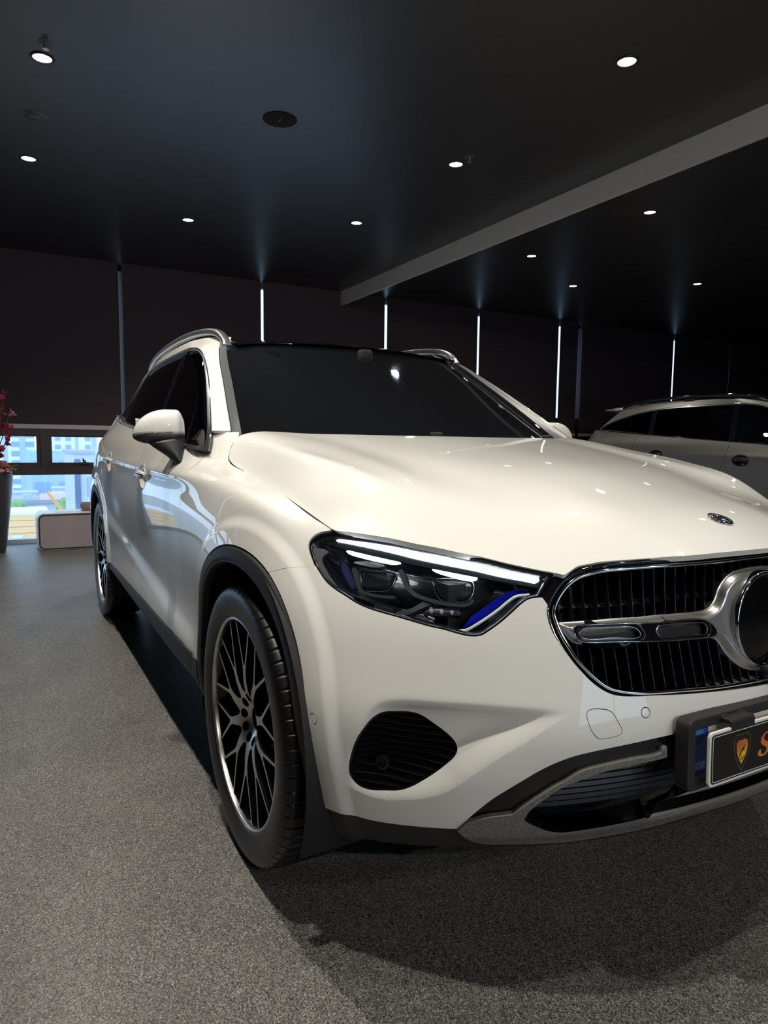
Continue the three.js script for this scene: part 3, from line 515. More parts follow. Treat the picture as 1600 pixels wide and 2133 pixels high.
const GRIN = [[-0.06, 0.851, 1], [0.039, 0.851], [0.131, 0.849], [0.212, 0.848], [0.291, 0.847], [0.366, 0.844], [0.414, 0.840], [0.445, 0.833], [0.461, 0.828], [0.477, 0.819], [0.493, 0.805], [0.509, 0.785], [0.517, 0.769], [0.519, 0.757], [0.516, 0.740], [0.510, 0.721], [0.499, 0.698], [0.485, 0.674], [0.467, 0.652], [0.448, 0.634], [0.428, 0.620], [0.406, 0.613], [0.365, 0.606], [0.324, 0.603], [0.262, 0.600], [0.182, 0.595], [0.094, 0.592], [0.007, 0.590], [-0.06, 0.590, 1]];
const LENSR = [[0.542, 0.791], [0.528, 0.810], [0.512, 0.830, 1]];
const WHITELOW = [[1.051, 0.322, 1], [0.991, 0.324], [0.947, 0.321], [0.906, 0.322], [0.833, 0.328], [0.736, 0.337, 1], [0.716, 0.369], [0.678, 0.409], [0.647, 0.431], [0.617, 0.450], [0.586, 0.469], [0.556, 0.484], [0.520, 0.497], [0.486, 0.504], [0.442, 0.510], [0.379, 0.516], [0.306, 0.521], [-0.06, 0.528, 1]];
const SKIDBOT = [[0.735, 0.337, 1], [0.713, 0.319], [0.687, 0.305], [0.653, 0.300], [0.598, 0.299], [0.529, 0.296], [0.480, 0.294], [0.418, 0.296], [0.351, 0.297], [0.277, 0.298], [0.205, 0.302], [0.161, 0.302], [0.050, 0.300], [-0.06, 0.300, 1]];
const OPEN_LO = [[0.603, 0.369], [0.594, 0.361], [0.566, 0.346], [0.536, 0.333], [0.509, 0.327], [0.475, 0.327], [0.435, 0.329], [0.353, 0.333], [0.319, 0.336], [0.306, 0.345], [0.292, 0.354], [0.237, 0.359], [0.200, 0.363], [0.098, 0.364], [-0.06, 0.364, 1]];
const STRIP_LO = [[0.318, 0.332, 1], [0.273, 0.331], [0.187, 0.337], [0.080, 0.336], [-0.06, 0.336, 1]];
const SKIDTOP = [[0.720, 0.357], [0.682, 0.373], [0.629, 0.382, 1], [0.612, 0.397], [0.582, 0.419], [0.553, 0.438], [0.530, 0.450], [0.499, 0.468], [0.455, 0.477], [0.393, 0.484], [0.330, 0.488], [0.324, 0.497], [0.316, 0.501, 1]];
const OPEN_UP = [[0.597, 0.388, 1], [0.587, 0.399], [0.566, 0.417], [0.537, 0.437], [0.506, 0.449], [0.453, 0.465], [0.392, 0.472], [0.334, 0.476], [0.314, 0.478, 1]];
const VENT = [[0.980, 0.427], [0.974, 0.451], [0.957, 0.486], [0.933, 0.519], [0.910, 0.544], [0.890, 0.556], [0.860, 0.561], [0.833, 0.563], [0.813, 0.559], [0.788, 0.544], [0.762, 0.525], [0.747, 0.508], [0.743, 0.495], [0.748, 0.483], [0.773, 0.459], [0.809, 0.432], [0.843, 0.411], [0.867, 0.401], [0.896, 0.395], [0.934, 0.391], [0.963, 0.396], [0.978, 0.410]];
const WASHER = [[0.484, 0.574], [0.482, 0.579], [0.471, 0.583], [0.452, 0.582], [0.439, 0.579], [0.430, 0.572], [0.422, 0.556], [0.415, 0.542], [0.418, 0.534], [0.434, 0.530], [0.457, 0.528], [0.467, 0.531], [0.476, 0.542], [0.482, 0.557]];
const BAR = [[-0.06, 0.821, 1], [0.010, 0.828], [0.037, 0.827], [0.073, 0.823], [0.093, 0.816], [0.108, 0.805], [0.121, 0.790], [0.129, 0.773], [0.141, 0.758], [0.154, 0.751], [0.172, 0.747], [0.192, 0.747], [0.253, 0.748], [0.297, 0.749], [0.340, 0.748], [0.391, 0.749], [0.440, 0.747], [0.486, 0.745], [0.516, 0.743, 1], [0.504, 0.724], [0.492, 0.709], [0.483, 0.704], [0.461, 0.703], [0.398, 0.702], [0.304, 0.698], [0.240, 0.694], [0.179, 0.692], [0.141, 0.688], [0.128, 0.676], [0.116, 0.658], [0.099, 0.640], [0.074, 0.623], [0.038, 0.612], [-0.06, 0.606, 1]];
const LOOPO = [[0.489, 0.730], [0.480, 0.737], [0.462, 0.738], [0.392, 0.739], [0.298, 0.736], [0.234, 0.737], [0.193, 0.734], [0.170, 0.727], [0.153, 0.714], [0.148, 0.702], [0.157, 0.696], [0.179, 0.695], [0.304, 0.700], [0.398, 0.705], [0.467, 0.706], [0.479, 0.709], [0.485, 0.719]];
const HOLES = [[[0.475, 0.724], [0.463, 0.731], [0.426, 0.732], [0.359, 0.730], [0.349, 0.724], [0.345, 0.714], [0.352, 0.710], [0.413, 0.711], [0.463, 0.712], [0.473, 0.716]], [[0.306, 0.720], [0.301, 0.728], [0.289, 0.730], [0.235, 0.729], [0.186, 0.726], [0.176, 0.722], [0.172, 0.712], [0.177, 0.703], [0.238, 0.705], [0.298, 0.708], [0.304, 0.714]]];
const LAMPS = {
  drl: [[0.972, 0.875], [0.939, 0.881], [0.880, 0.879], [0.825, 0.873], [0.756, 0.863], [0.704, 0.855], [0.652, 0.847], [0.602, 0.837], [0.553, 0.830], [0.542, 0.826], [0.541, 0.822], [0.549, 0.817], [0.571, 0.820], [0.621, 0.827], [0.671, 0.836], [0.723, 0.843], [0.790, 0.852], [0.843, 0.861], [0.898, 0.868], [0.948, 0.873]],
  brow1: [[0.947, 0.857], [0.936, 0.861], [0.901, 0.861], [0.864, 0.856], [0.837, 0.850], [0.826, 0.845], [0.841, 0.841], [0.873, 0.843], [0.910, 0.848], [0.938, 0.853]],
  brow2: [[0.761, 0.836], [0.750, 0.840], [0.725, 0.840], [0.699, 0.836], [0.677, 0.830], [0.667, 0.824], [0.674, 0.819], [0.695, 0.819], [0.727, 0.825], [0.752, 0.831]],
  blue: [[0.561, 0.802], [0.582, 0.806], [0.603, 0.803], [0.621, 0.794], [0.644, 0.779], [0.671, 0.762], [0.688, 0.752], [0.696, 0.742], [0.706, 0.730], [0.714, 0.726], [0.684, 0.738], [0.646, 0.758], [0.617, 0.779], [0.599, 0.792], [0.575, 0.798]],
  strip: [[0.562, 0.796], [0.590, 0.792], [0.609, 0.781], [0.628, 0.767], [0.656, 0.749], [0.684, 0.733], [0.703, 0.724], [0.722, 0.722]],
  refl: [[1.047, 0.852], [1.008, 0.856], [0.998, 0.851], [1.010, 0.843], [1.015, 0.835], [1.008, 0.822], [0.987, 0.796], [0.975, 0.783], [1.006, 0.801], [1.030, 0.821], [1.044, 0.840]],
  mod1: [[0.925, 0.824], [0.880, 0.831], [0.843, 0.827], [0.848, 0.811], [0.861, 0.794], [0.894, 0.787], [0.922, 0.788], [0.927, 0.804]],
  frame1: [[0.936, 0.825], [0.928, 0.827], [0.920, 0.807], [0.915, 0.784], [0.887, 0.778], [0.845, 0.777], [0.846, 0.774], [0.887, 0.772], [0.921, 0.778], [0.930, 0.801]],
  mod2: [[0.764, 0.817], [0.725, 0.825], [0.679, 0.819], [0.680, 0.800], [0.693, 0.784], [0.729, 0.780], [0.751, 0.782], [0.761, 0.796]],
  frame2: [[0.833, 0.830], [0.825, 0.832], [0.814, 0.801], [0.800, 0.789], [0.779, 0.782], [0.734, 0.775], [0.693, 0.776], [0.682, 0.784], [0.679, 0.780], [0.692, 0.770], [0.740, 0.768], [0.785, 0.776], [0.807, 0.782], [0.822, 0.797]],
  lowrefl: [[0.929, 0.763], [0.909, 0.761], [0.887, 0.754], [0.905, 0.752], [0.922, 0.757]],
  lowchrome: [[0.907, 0.761], [0.868, 0.755], [0.853, 0.752], [0.847, 0.745], [0.874, 0.747], [0.899, 0.752]],
  mod3: [[0.765, 0.768], [0.714, 0.768], [0.712, 0.755], [0.742, 0.750], [0.768, 0.749], [0.793, 0.750], [0.783, 0.763]],
  arm: [[0.847, 0.747], [0.813, 0.759], [0.785, 0.774], [0.770, 0.772], [0.798, 0.757], [0.825, 0.745]],
};
const SIDES = [{ mirror: false, s: -1 }, { mirror: true, s: 1 }];
const GAP = 0.0018;                               // half the shut-line width
const bodyOff = d => offset(body, d, -1);
const zAt = (a, y) => bodyBase(a, y).z;
const archR = (dz, dy) => { const h = Math.hypot(dz, dy) || 1, c = dz / h, q = dy > 0 ? (dy / h) ** 2 : 0; return -0.020 - 0.005 * c + 0.020 * q; };   // how the arch departs from a circle
const archSdf = (k, r) => (a, y) => { const p = bodyBase(a, y), dz = p.z - ARCH_R[k][0], dy = y - ARCH_R[k][1]; return p.x > -0.6 ? 1 : Math.hypot(dz, dy) - archR(k ? -dz : dz, dy) - r; };
const sideSdf = poly => { const f = polySdf(poly); return (a, y) => f(bodyBase(a, y).z, y); };
const greenSdf = poly => { const f = polySdf(poly); return (a, y) => { const p = green(a, y); return p.x > -0.4 ? 1 : f(p.z, y); }; };
const rev = l => [...l].reverse();
const beltY = z => 1.055 + 0.073 * (-z - 0.58);

function makeWheel() {
  const w = { tyre: null };
  // tyre: rings round the axis (local z), profile (radius, z), outer face at +z
  const prof = smoothPoly([[0.268, 0.098, 1], [0.275, 0.1045], [0.285, 0.1075], [0.305, 0.1115], [0.325, 0.1125], [0.343, 0.110], [0.355, 0.104], [0.3615, 0.096], [0.3655, 0.086], [0.3675, 0.07, 1], [0.3678, 0.052, 1], [0.3605, 0.0515, 1], [0.3605, 0.0445, 1], [0.368, 0.044, 1], [0.368, 0.017, 1], [0.3605, 0.0165, 1], [0.3605, 0.0075, 1], [0.368, 0.007, 1], [0.368, -0.016, 1], [0.3605, -0.0165, 1], [0.3605, -0.0255, 1], [0.368, -0.026, 1], [0.3675, -0.07, 1], [0.355, -0.104], [0.325, -0.1125], [0.285, -0.108], [0.268, -0.098, 1]], 2, false);
  const makeTyre = NT => { const m = prof.length, pos = [], idx = [], SI = 70;
    for (let i = 0; i <= NT; i++) { const t = i / NT * Math.PI * 2, ph = (i % (NT / SI)) / (NT / SI);
      for (const [r, z] of prof) { const z0 = Math.abs(z); let rr = 0.268 + (r - 0.268) * 0.93; if (NT > 300 && z0 > 0.055 && z0 < 0.112 && r > 0.335 && ph < 0.07) rr -= 0.0032 * sstep(0.112, 0.10, z0); pos.push(rr * Math.cos(t), rr * Math.sin(t), z + (r > 0.288 && r < 0.292 ? 0.0008 : 0)); } }
    for (let i = 0; i < NT; i++) for (let k = 0; k < m - 1; k++) { const a = i * m + k, b = a + m; idx.push(a, b, a + 1, b, b + 1, a + 1); }
    const g = new THREE.BufferGeometry(); g.setAttribute('position', new THREE.Float32BufferAttribute(pos, 3)); g.setIndex(idx); g.computeVertexNormals(); return g; };
  w.tyre = makeTyre(1050); w.tyrePlain = makeTyre(210);
  // raised sidewall marks
  const marks = []; for (const [a0, n, h] of [[1.35, 9, 0.013], [3.6, 7, 0.012], [5.4, 9, 0.013], [0.2, 6, 0.010]]) { const row = []; marks.push(row); for (let k = 0; k < n; k++) { const g = box(0.0045, h, 0.0016, 0, 0.314, 0); if (k % 3 === 1) g.applyMatrix4(new THREE.Matrix4().makeScale(2, 0.5, 1).premultiply(new THREE.Matrix4().makeTranslation(0, 0.16, 0))); g.translate(0, 0, 0.1118); g.rotateZ(a0 + k * 0.035); row.push(g); } }
  w.marks = marks.map(l => merged(l));
  const L = (p, n = 120) => { const g = lathe(p, n); g.rotateX(Math.PI / 2); return g; };   // lathe y -> z
  w.lip = L(smoothPoly([[0.2630, 0.088, 1], [0.2638, 0.098], [0.2655, 0.1025], [0.2680, 0.1040], [0.2715, 0.1025], [0.2725, 0.096, 1]], 4, false), 160);
  w.barrel = L([[0.2610, 0.090], [0.256, 0.076], [0.250, 0.05], [0.240, 0.02], [0.236, -0.09], [0.25, -0.1]], 120);
  // spoke face: ten forks, machined front on black flanks
  const zf = pchip([0, 0.03, 0.056, 0.085, 0.115, 0.16, 0.21, 0.27], [0.052, 0.060, 0.0735, 0.0845, 0.0885, 0.0895, 0.0910, 0.0930]);
  const S = (x, y) => { const r = Math.hypot(x, y); return V3(x, y, zf(r)); };
  const cap = (x, y, ax, ay, bx, by, ra, rb) => { const ex = bx - ax, ey = by - ay, t = clamp(((x - ax) * ex + (y - ay) * ey) / (ex * ex + ey * ey), 0, 1); return Math.hypot(x - ax - ex * t, y - ay - ey * t) - lerp(ra, rb, t); };
  const smin = (a, b, k) => { const h = Math.max(k - Math.abs(a - b), 0) / k; return Math.min(a, b) - h * h * k / 4; };
  const P = (r, d) => [r * Math.cos(d), r * Math.sin(d)], sec = Math.PI / 5;
  const face = (x, y) => {
    const r = Math.hypot(x, y); let th = Math.atan2(y, x); th = ((th % sec) + sec) % sec - sec / 2; const qx = r * Math.cos(th), qy = Math.abs(r * Math.sin(th));
    const f = P(0.136, 0), e = P(0.266, 0.213);
    let d = cap(qx, qy, 0.05, 0, f[0], f[1], 0.0165, 0.0085);
    d = smin(d, cap(qx, qy, f[0] - 0.004, 0.002, e[0], e[1], 0.0044, 0.0031), 0.010);
    d = smin(d, r - 0.070, 0.016);
    for (let k = 0; k < 5; k++) { const a = k * Math.PI * 0.4 + Math.PI * 0.8; const [lx, ly] = P(0.056, a); d = Math.max(d, 0.0125 - Math.hypot(x - lx, y - ly)); const [sx, sy] = P(0.058, a + Math.PI / 5); d = Math.max(d, 0.0045 - Math.hypot(x - sx, y - sy)); }
    return Math.max(d, 0.030 - r, r - 0.2615);
  };
  const one = (x, y) => { let th = Math.atan2(y, x); return Math.max(face(x, y), Math.abs(th) - sec / 2); };
  // one fork of the ten (shared by all), cut along its sector
  w.fork = panel(S, [0.02, 0.2625, 160], [-0.087, 0.087, 116], one, { lip: 0 });
  w.flank = panel((x, y) => { const p = S(x, y); p.z -= 0.0008; return p; }, [0.02, 0.2625, 160], [-0.087, 0.087, 116], one, { lip: 0.024 + 0.004, only: 'lip' });
  w.cap = L([[0, 0.050], [0.016, 0.051], [0.025, 0.053], [0.031, 0.0585], [0.032, 0.045]], 60);
  w.capStar = [0, 1, 2].map(k => { const s = new THREE.Shape([[0, 0.021], [0.003, 0.002], [0, 0], [-0.003, 0.002]].map(p => new THREE.Vector2(...p))); const g = new THREE.ExtrudeGeometry(s, { depth: 0.0015, bevelEnabled: false }); g.rotateZ(k * Math.PI * 2 / 3); g.translate(0, 0, 0.0505); return g; });
  w.lug = (() => { const g = cyl(0.0095, 0.0105, 0.02, 6); g.rotateX(Math.PI / 2); g.translate(0.056, 0, 0.050); return g; })();
  w.disc = L([[0.07, -0.01], [0.07, 0.0], [0.165, 0.0], [0.165, -0.028], [0.07, -0.028]], 80);
  w.hub = L([[0, 0.042], [0.07, 0.042], [0.075, 0.0], [0.08, -0.06]], 48);
  w.caliper = (() => { const s = new THREE.Shape(); s.absarc(0, 0, 0.178, -0.5, 0.5, false); s.absarc(0, 0, 0.115, 0.5, -0.5, true); const g = new THREE.ExtrudeGeometry(s, { depth: 0.07, bevelEnabled: true, bevelSize: 0.004, bevelThickness: 0.004, curveSegments: 12 }); g.translate(0, 0, -0.05); return g; })();
  return w;
}
const WHEEL = makeWheel(), LETTER = std(0.028, 0.028, 0.03, 0.45);
function addWheel(car, z, s, detail) {
  const w = sub(car, 'wheel');
  w.position.set(s * 0.8215, 0.362, z); w.rotation.y = s * Math.PI / 2;       // local +z points outwards
  if (s < 0) w.scale.set(1, 1, 1);
  const spin = detail.spin ?? 0;
  put(w, 'tyre', s < 0 ? WHEEL.tyre : WHEEL.tyrePlain, RUBBER); for (const g of WHEEL.marks) put(w, 'tyre_lettering', g, LETTER); put(w, 'rim_lip', WHEEL.lip, MACHINED); put(w, 'rim_barrel', WHEEL.barrel, BLACKG); put(w, 'hub', WHEEL.hub, DARK); put(w, 'brake_disc', WHEEL.disc, std(0.16, 0.16, 0.165, 0.4, { metalness: 1 })); put(w, 'brake_caliper', WHEEL.caliper, std(0.05, 0.05, 0.055, 0.45));
  for (let k = 0; k < 10; k++) { const f = put(w, 'spoke', WHEEL.fork, MACHINED); f.rotation.z = k * Math.PI / 5 + spin; const g = put(w, 'spoke_flank', WHEEL.flank, BLACKG); g.rotation.z = f.rotation.z; }
  const c = put(w, 'centre_cap', WHEEL.cap, BLACKG); void c;
  for (const g of WHEEL.capStar) { const o = put(w, 'cap_star_arm', g, CHROME); o.rotation.z = spin; }
  for (let k = 0; k < 5; k++) { const o = put(w, 'wheel_bolt', WHEEL.lug, std(0.03, 0.03, 0.03, 0.4, { metalness: 1 })); o.rotation.z = k * Math.PI * 0.4 + Math.PI * 0.8 + spin; }
}

function buildCar(car) {
  const arch0 = archSdf(0, 0.449), arch1 = archSdf(1, 0.449);
  // --- front bumper skin ---
  const grilleOut = polySdf([...smoothPoly(HOODEDGE.slice(11), 4, false), ...rev(smoothPoly(GROUT, 4, false)), ...LENSR.map(p => [p[0], p[1]])]);
  const bumperPoly = [...smoothPoly(WHITELOW, 4, false), ...rev(smoothPoly(GROUT, 4, false)), ...rev(smoothPoly(HEAD.slice(8), 4, false)), [1.119, 0.795], [1.242, 0.7735], [1.30, 0.70], [1.30, 0.322]];
  const vent = polySdf(smoothPoly(VENT, 5)), washer = polySdf(smoothPoly(WASHER, 5));
  const sensors = [[0.358, 0.569, 0.0088], [1.052, 0.515, 0.0088]];
  const dots = union(...sensors.map(([a, y, r]) => (u, v) => Math.hypot(u - a, v - y) - r));
  put(car, 'front_bumper', panel(body, [0, 1.26, 380], [0.31, 0.84, 230], inter(grow(polySdf(bumperPoly), GAP), outside(arch0), outside(vent), outside(grow(washer, 0.0016)), outside(grow(dots, 0.0022))), { flip: -1, both: true, lip: 0.012 }), PAINT);
  for (const { mirror } of SIDES) {
    put(car, 'tow_hook_cover', panel(body, [0.40, 0.50, 40], [0.52, 0.59, 30], washer, { flip: -1, mirror, lip: 0.006 }), PAINT);
    for (const [a, y, r] of sensors) put(car, 'parking_sensor', panel(body, [a - 0.012, a + 0.012, 14], [y - 0.012, y + 0.012, 14], (u, v) => Math.hypot(u - a, v - y) - r, { flip: -1, mirror, lip: 0.006 }), PAINT);
  }
  // --- corner vents: louvres ---
  for (const { mirror } of SIDES) {
    const v = sub(car, 'bumper_vent');
    put(v, 'surround', panel(bodyOff(-0.016), [0.73, 1.0, 70], [0.385, 0.575, 50], grow(vent, 0.006), { flip: -1, mirror, lip: 0 }), DARK);
    put(v, 'frame', panel(bodyOff(-0.002), [0.73, 1.0, 110], [0.385, 0.575, 80], inter(grow(vent, -0.0004), outside(grow(vent, -0.004))), { flip: -1, mirror, lip: 0.014 }), BLACKG);
    const p = 0.0142;
    for (let k = 0; k < 12; k++) { const y0 = 0.3925 + k * p;
      const S = bodyOff((a, y) => -0.0125 + 0.0095 * sstep(0.2, 1.0, (y - y0) / p));
      put(v, 'louvre', panel(S, [0.735, 0.99, 64], [y0 - 0.0002, y0 + p + 0.0002, 6], inter(grow(vent, -0.003), (a, y) => Math.abs(y - y0 - p / 2) - p / 2 + 0.0006), { flip: -1, mirror, lip: 0.008 }), BLACKG); }
    put(v, 'parking_sensor', panel(bodyOff(0.004), [0.900, 0.928, 18], [0.426, 0.454, 18], (a, y) => Math.hypot(a - 0.914, y - 0.440) - 0.0098, { flip: -1, mirror, lip: 0.016 }), BLACKG);
    put(v, 'sensor_ring', panel(bodyOff(0.002), [0.896, 0.932, 26], [0.422, 0.458, 26], (a, y) => Math.abs(Math.hypot(a - 0.914, y - 0.440) - 0.0125) - 0.0018, { flip: -1, mirror, lip: 0.012 }), CLAD);
  }
  // --- lower front: gloss panel, skid trim, valance, intake ---
  const gl = polySdf([...smoothPoly(WHITELOW.slice(5), 4, false), [-0.06, 0.474], [0.318, 0.474], ...rev(smoothPoly(SKIDTOP, 4, false))]);
  put(car, 'gloss_trim', panel(bodyOff(-0.004), [0, 0.75, 190], [0.33, 0.53, 60], inter(grow(gl, -0.0006)), { flip: -1, both: true, lip: 0.02 }), BLACKG);
  const skidPoly = [...smoothPoly(SKIDBOT, 4, false), ...rev(smoothPoly(STRIP_LO, 4, false)), ...rev(smoothPoly(OPEN_LO.slice(0, 9), 4, false)), ...smoothPoly(OPEN_UP, 4, false), ...rev(smoothPoly(SKIDTOP, 4, false))];
  put(car, 'skid_trim', panel(bodyOff((a, y) => 0.002 + 0.005 * sstep(0.30, 0.33, y)), [0, 0.75, 220], [0.285, 0.51, 76], polySdf(skidPoly), { flip: -1, both: true, lip: 0 }), SPARKLE);
  put(car, 'skid_trim_edge', panel(bodyOff((a, y) => 0.002 + 0.005 * sstep(0.30, 0.33, y)), [0, 0.75, 220], [0.285, 0.51, 76], polySdf(skidPoly), { flip: -1, both: true, lip: 0.018, only: 'lip' }), std(0.16, 0.155, 0.145, 0.5));
  const strip = polySdf([...smoothPoly(OPEN_LO.slice(8), 5, false), ...rev(smoothPoly(STRIP_LO, 5, false))]);
  put(car, 'chrome_strip', panel(bodyOff((a, y) => 0.006 - 0.02 * sstep(0.336, 0.364, y)), [0, 0.33, 100], [0.32, 0.375, 24], strip, { flip: -1, both: true, lip: 0.03 }), CHROME);
  // chrome ramp along the lower edge of each side opening
  for (const { mirror, s } of SIDES) {
    const l = smoothPoly(OPEN_LO.slice(0, 9), 5, false), pos = [], idx = [];
    l.forEach(([a, y], i) => [0, 0.35, 0.7, 1].forEach(t => { const p = bodyOff(0.003 - 0.036 * t)(a - 0.003 * t, y + 0.001 + 0.006 * t * t + 0.006 * t * sstep(0.42, 0.33, a)); pos.push(mirror ? -p.x : p.x, p.y, p.z); }));
    for (let i = 0; i + 1 < l.length; i++) for (let k = 0; k < 3; k++) { const q = i * 4 + k; idx.push(q, q + 1, q + 4, q + 1, q + 5, q + 4); }
    const g = new THREE.BufferGeometry(); g.setAttribute('position', new THREE.Float32BufferAttribute(pos, 3)); g.setIndex(idx); g.computeVertexNormals(); put(car, 'intake_lip', g, DARKCHROME); void s;
  }
  const val = polySdf([...smoothPoly(WHITELOW.slice(0, 6), 4, false), ...smoothPoly(SKIDBOT, 4, false), [-0.06, 0.275], [0.5, 0.279], [0.67, 0.281], [0.77, 0.270], [0.87, 0.252], [1.0, 0.236], [1.32, 0.23], [1.32, 0.322]]);
  put(car, 'front_valance', panel(bodyOff(-0.004), [0, 1.26, 190], [0.22, 0.345, 34], inter(grow(val, -0.0006), outside(archSdf(0, 0.405))), { flip: -1, both: true, lip: 0.05 }), CLAD);
  const intake = sub(car, 'lower_intake');
  put(intake, 'backing', panel(bodyOff(-0.09), [0, 0.66, 60], [0.29, 0.50, 20], null, { flip: -1, both: true, lip: 0 }), DARK);
  for (const { mirror } of SIDES) for (let k = 0; k < 8; k++) { const y0 = 0.352 + k * 0.0165;
    put(intake, 'slat', panel(bodyOff((a, y) => -0.045 - 0.5 * (y - y0)), [0, 0.62, 60], [y0 - 0.004, y0 + 0.004, 3], (a, y) => a - 0.61 + Math.max(0, y0 - 0.385) * 3.4, { flip: -1, mirror, lip: 0.02 }), std(0.006, 0.006, 0.007, 0.45)); }
  // --- grille ---
  const gr = sub(car, 'grille');
  const grIn = polySdf(smoothPoly(GRIN, 4, false)), barS = polySdf(smoothPoly(BAR, 4, false));
  put(gr, 'surround', panel(bodyOff((a, y) => -0.006 - 0.012 * sstep(0.012, -0.004, grIn(a, y))), [0, 0.55, 190], [0.57, 0.875, 104], inter(grow(grilleOut, -0.0008), outside(grIn)), { flip: -1, both: true, lip: 0.012 }), BLACKG);
  const ringPts = smoothPoly(GRIN, 3, false), S5 = bodyOff(-0.007), r3 = ringPts.filter(p => p[0] > -0.001).map(([a, y]) => S5(a, y)), ringLoop = [...r3, ...rev(r3).map(p => V3(-p.x, p.y, p.z))];
  put(gr, 'chrome_ring', tube(ringLoop, 0.0042, 420, 10, true), CHROME);
  put(gr, 'backing', panel(bodyOff(-0.075), [0, 0.56, 60], [0.57, 0.875, 30], null, { flip: -1, both: true, lip: 0 }), DARK);
  put(gr, 'lower_ledge', panel(bodyOff((a, y) => -0.014 - 2.4 * (y - 0.594)), [0, 0.46, 90], [0.594, 0.618, 8], inter((a, y) => a - 0.415 - (y - 0.606) * 1.3, (a, y) => 0.592 + 0.022 * sstep(0, 0.5, a) - y), { flip: -1, both: true, lip: 0 }), std(0.18, 0.18, 0.185, 0.35));
  put(gr, 'cross_member', panel(bodyOff((a, y) => -0.034 - 1.5 * (y - 0.772)), [0, 0.5, 60], [0.772, 0.782, 3], null, { flip: -1, both: true, lip: 0.006 }), std(0.34, 0.34, 0.35, 0.4));
  const slatG = (a, y0, y1, mirror) => {                 // one upright fin, nose rounded, running back into the grille
    const n = 12, prof = [[0.0, -0.058], [0.0019, -0.052], [0.0030, -0.030], [0.0028, -0.017], [0.0017, -0.0125], [0, -0.0115], [-0.0017, -0.0125], [-0.0028, -0.017], [-0.0030, -0.030], [-0.0019, -0.052]];
    const rings = []; for (let i = 0; i <= n; i++) { const y = lerp(y0, y1, i / n), sl = 0.018 * Math.sin(Math.PI * 0.5 * (y - 0.6) / 0.25) * 0; const B = bodyBase(a + sl, y), N = surfNormal(bodyBase, a, y, -1), T = V3(0, 1, 0).cross(N).normalize(), F = V3(0.30 * N.x, 0, N.z).normalize();
      rings.push(prof.map(([t, d]) => { const p = B.clone().addScaledVector(N, d * 0.4).addScaledVector(F, d * 0.6).addScaledVector(T, t); if (mirror) p.x *= -1; return p; })); }
    return loft(mirror ? rev(rings) : rings);
  };
  const edge = (a, y0, y1, f) => { let lo = y0, hi = y1; for (let k = 0; k < 24; k++) { const m = (lo + hi) / 2; if (f(a, m) < 0) lo = m; else hi = m; } return (lo + hi) / 2; };
  const inGr = grow(grIn, 0.004), inBar = grow(barS, -0.006);
  for (const { mirror } of SIDES) for (let k = 0; k < 20; k++) { const a = 0.505 - k * 0.0267; if (a < 0 || (mirror && a < 0.002)) continue;
    for (const up of [true, false]) {
      let y0 = null, y1 = null;                          // free span above or below the bar
      for (let j = 0; j <= 70; j++) { const y = up ? 0.735 + j * 0.0019 : 0.715 - j * 0.0019; const free = inGr(a, y) < 0 && inBar(a, y) > 0; if (free && y0 === null) y0 = y; if (free) y1 = y; }
      if (y0 === null || Math.abs(y1 - y0) < 0.012) continue;
      put(gr, 'slat', slatG(a, Math.min(y0, y1), Math.max(y0, y1), mirror), BLACKG);
    } }
  const SC = V3(0, 0.717, 0.797), ringT = Math.atan2(0.02, 0.2);
  const barOff = (a, y) => { const e = -barS(a, y); return 0.006 - 0.016 * (1 - sstep(0, 0.014, e)); };
  const discHole = (a, y) => Math.hypot(a, y - 0.717) - 0.105;
  const loop = polySdf(smoothPoly(LOOPO, 5)), holes = HOLES.map(h => polySdf(smoothPoly(h, 5)));
  put(gr, 'bar', panel(bodyOff(barOff), [0, 0.53, 240], [0.605, 0.835, 110], inter(barS, outside(discHole), outside(grow(loop, -0.001))), { flip: -1, both: true, lip: 0.03 }), SILVER);
  for (const { mirror } of SIDES) {
    put(gr, 'bar_inlay', panel(bodyOff((a, y) => 0.007 - 0.012 * sstep(0.006, -0.001, Math.min(holes[0](a, y), holes[1](a, y)))), [0.14, 0.495, 210], [0.69, 0.745, 42], inter(loop, outside(holes[0]), outside(holes[1])), { flip: -1, mirror, lip: 0.02 }), BLACKG);
    put(gr, 'inlay_pocket', panel(bodyOff(-0.012), [0.14, 0.495, 100], [0.69, 0.745, 22], grow(loop, -0.001), { flip: -1, mirror, lip: 0 }), DARK);
    HOLES.forEach(h => { const S7 = bodyOff(0.003); put(gr, 'pocket_rim', tube(smoothPoly(h, 5).map(([a, y]) => { const p = S7(a, y); if (mirror) p.x *= -1; return p; }), 0.0011, 120, 6, true), CHROME); });
    const op = smoothPoly(LOOPO, 5), S6 = bodyOff(0.0065); put(gr, 'inlay_rim', tube(op.map(([a, y]) => { const p = S6(a, y); if (mirror) p.x *= -1; return p; }), 0.0013, 160, 6, true), CHROME);
  }
  { // star badge
    const b = sub(car, 'star_badge'); b.position.copy(SC); b.rotation.x = -0.06; b.scale.setScalar(1.05);
    const rot = g => { g.rotateX(Math.PI / 2); return g; };
    put(b, 'ring', rot(lathe(smoothPoly([[0.090, 0.006, 1], [0.0915, 0.017], [0.0955, 0.0215], [0.0995, 0.019], [0.101, 0.010], [0.101, -0.02, 1]], 5, false), 160)), CHROME);
    put(b, 'cover', rot(lathe([[0, 0.0175], [0.03, 0.0165], [0.06, 0.0135], [0.085, 0.0085], [0.0905, 0.0065]], 120)), phys(0.05, 0.05, 0.055, 0.0, { transmission: 0.9, thickness: 0, ior: 1.5 }));
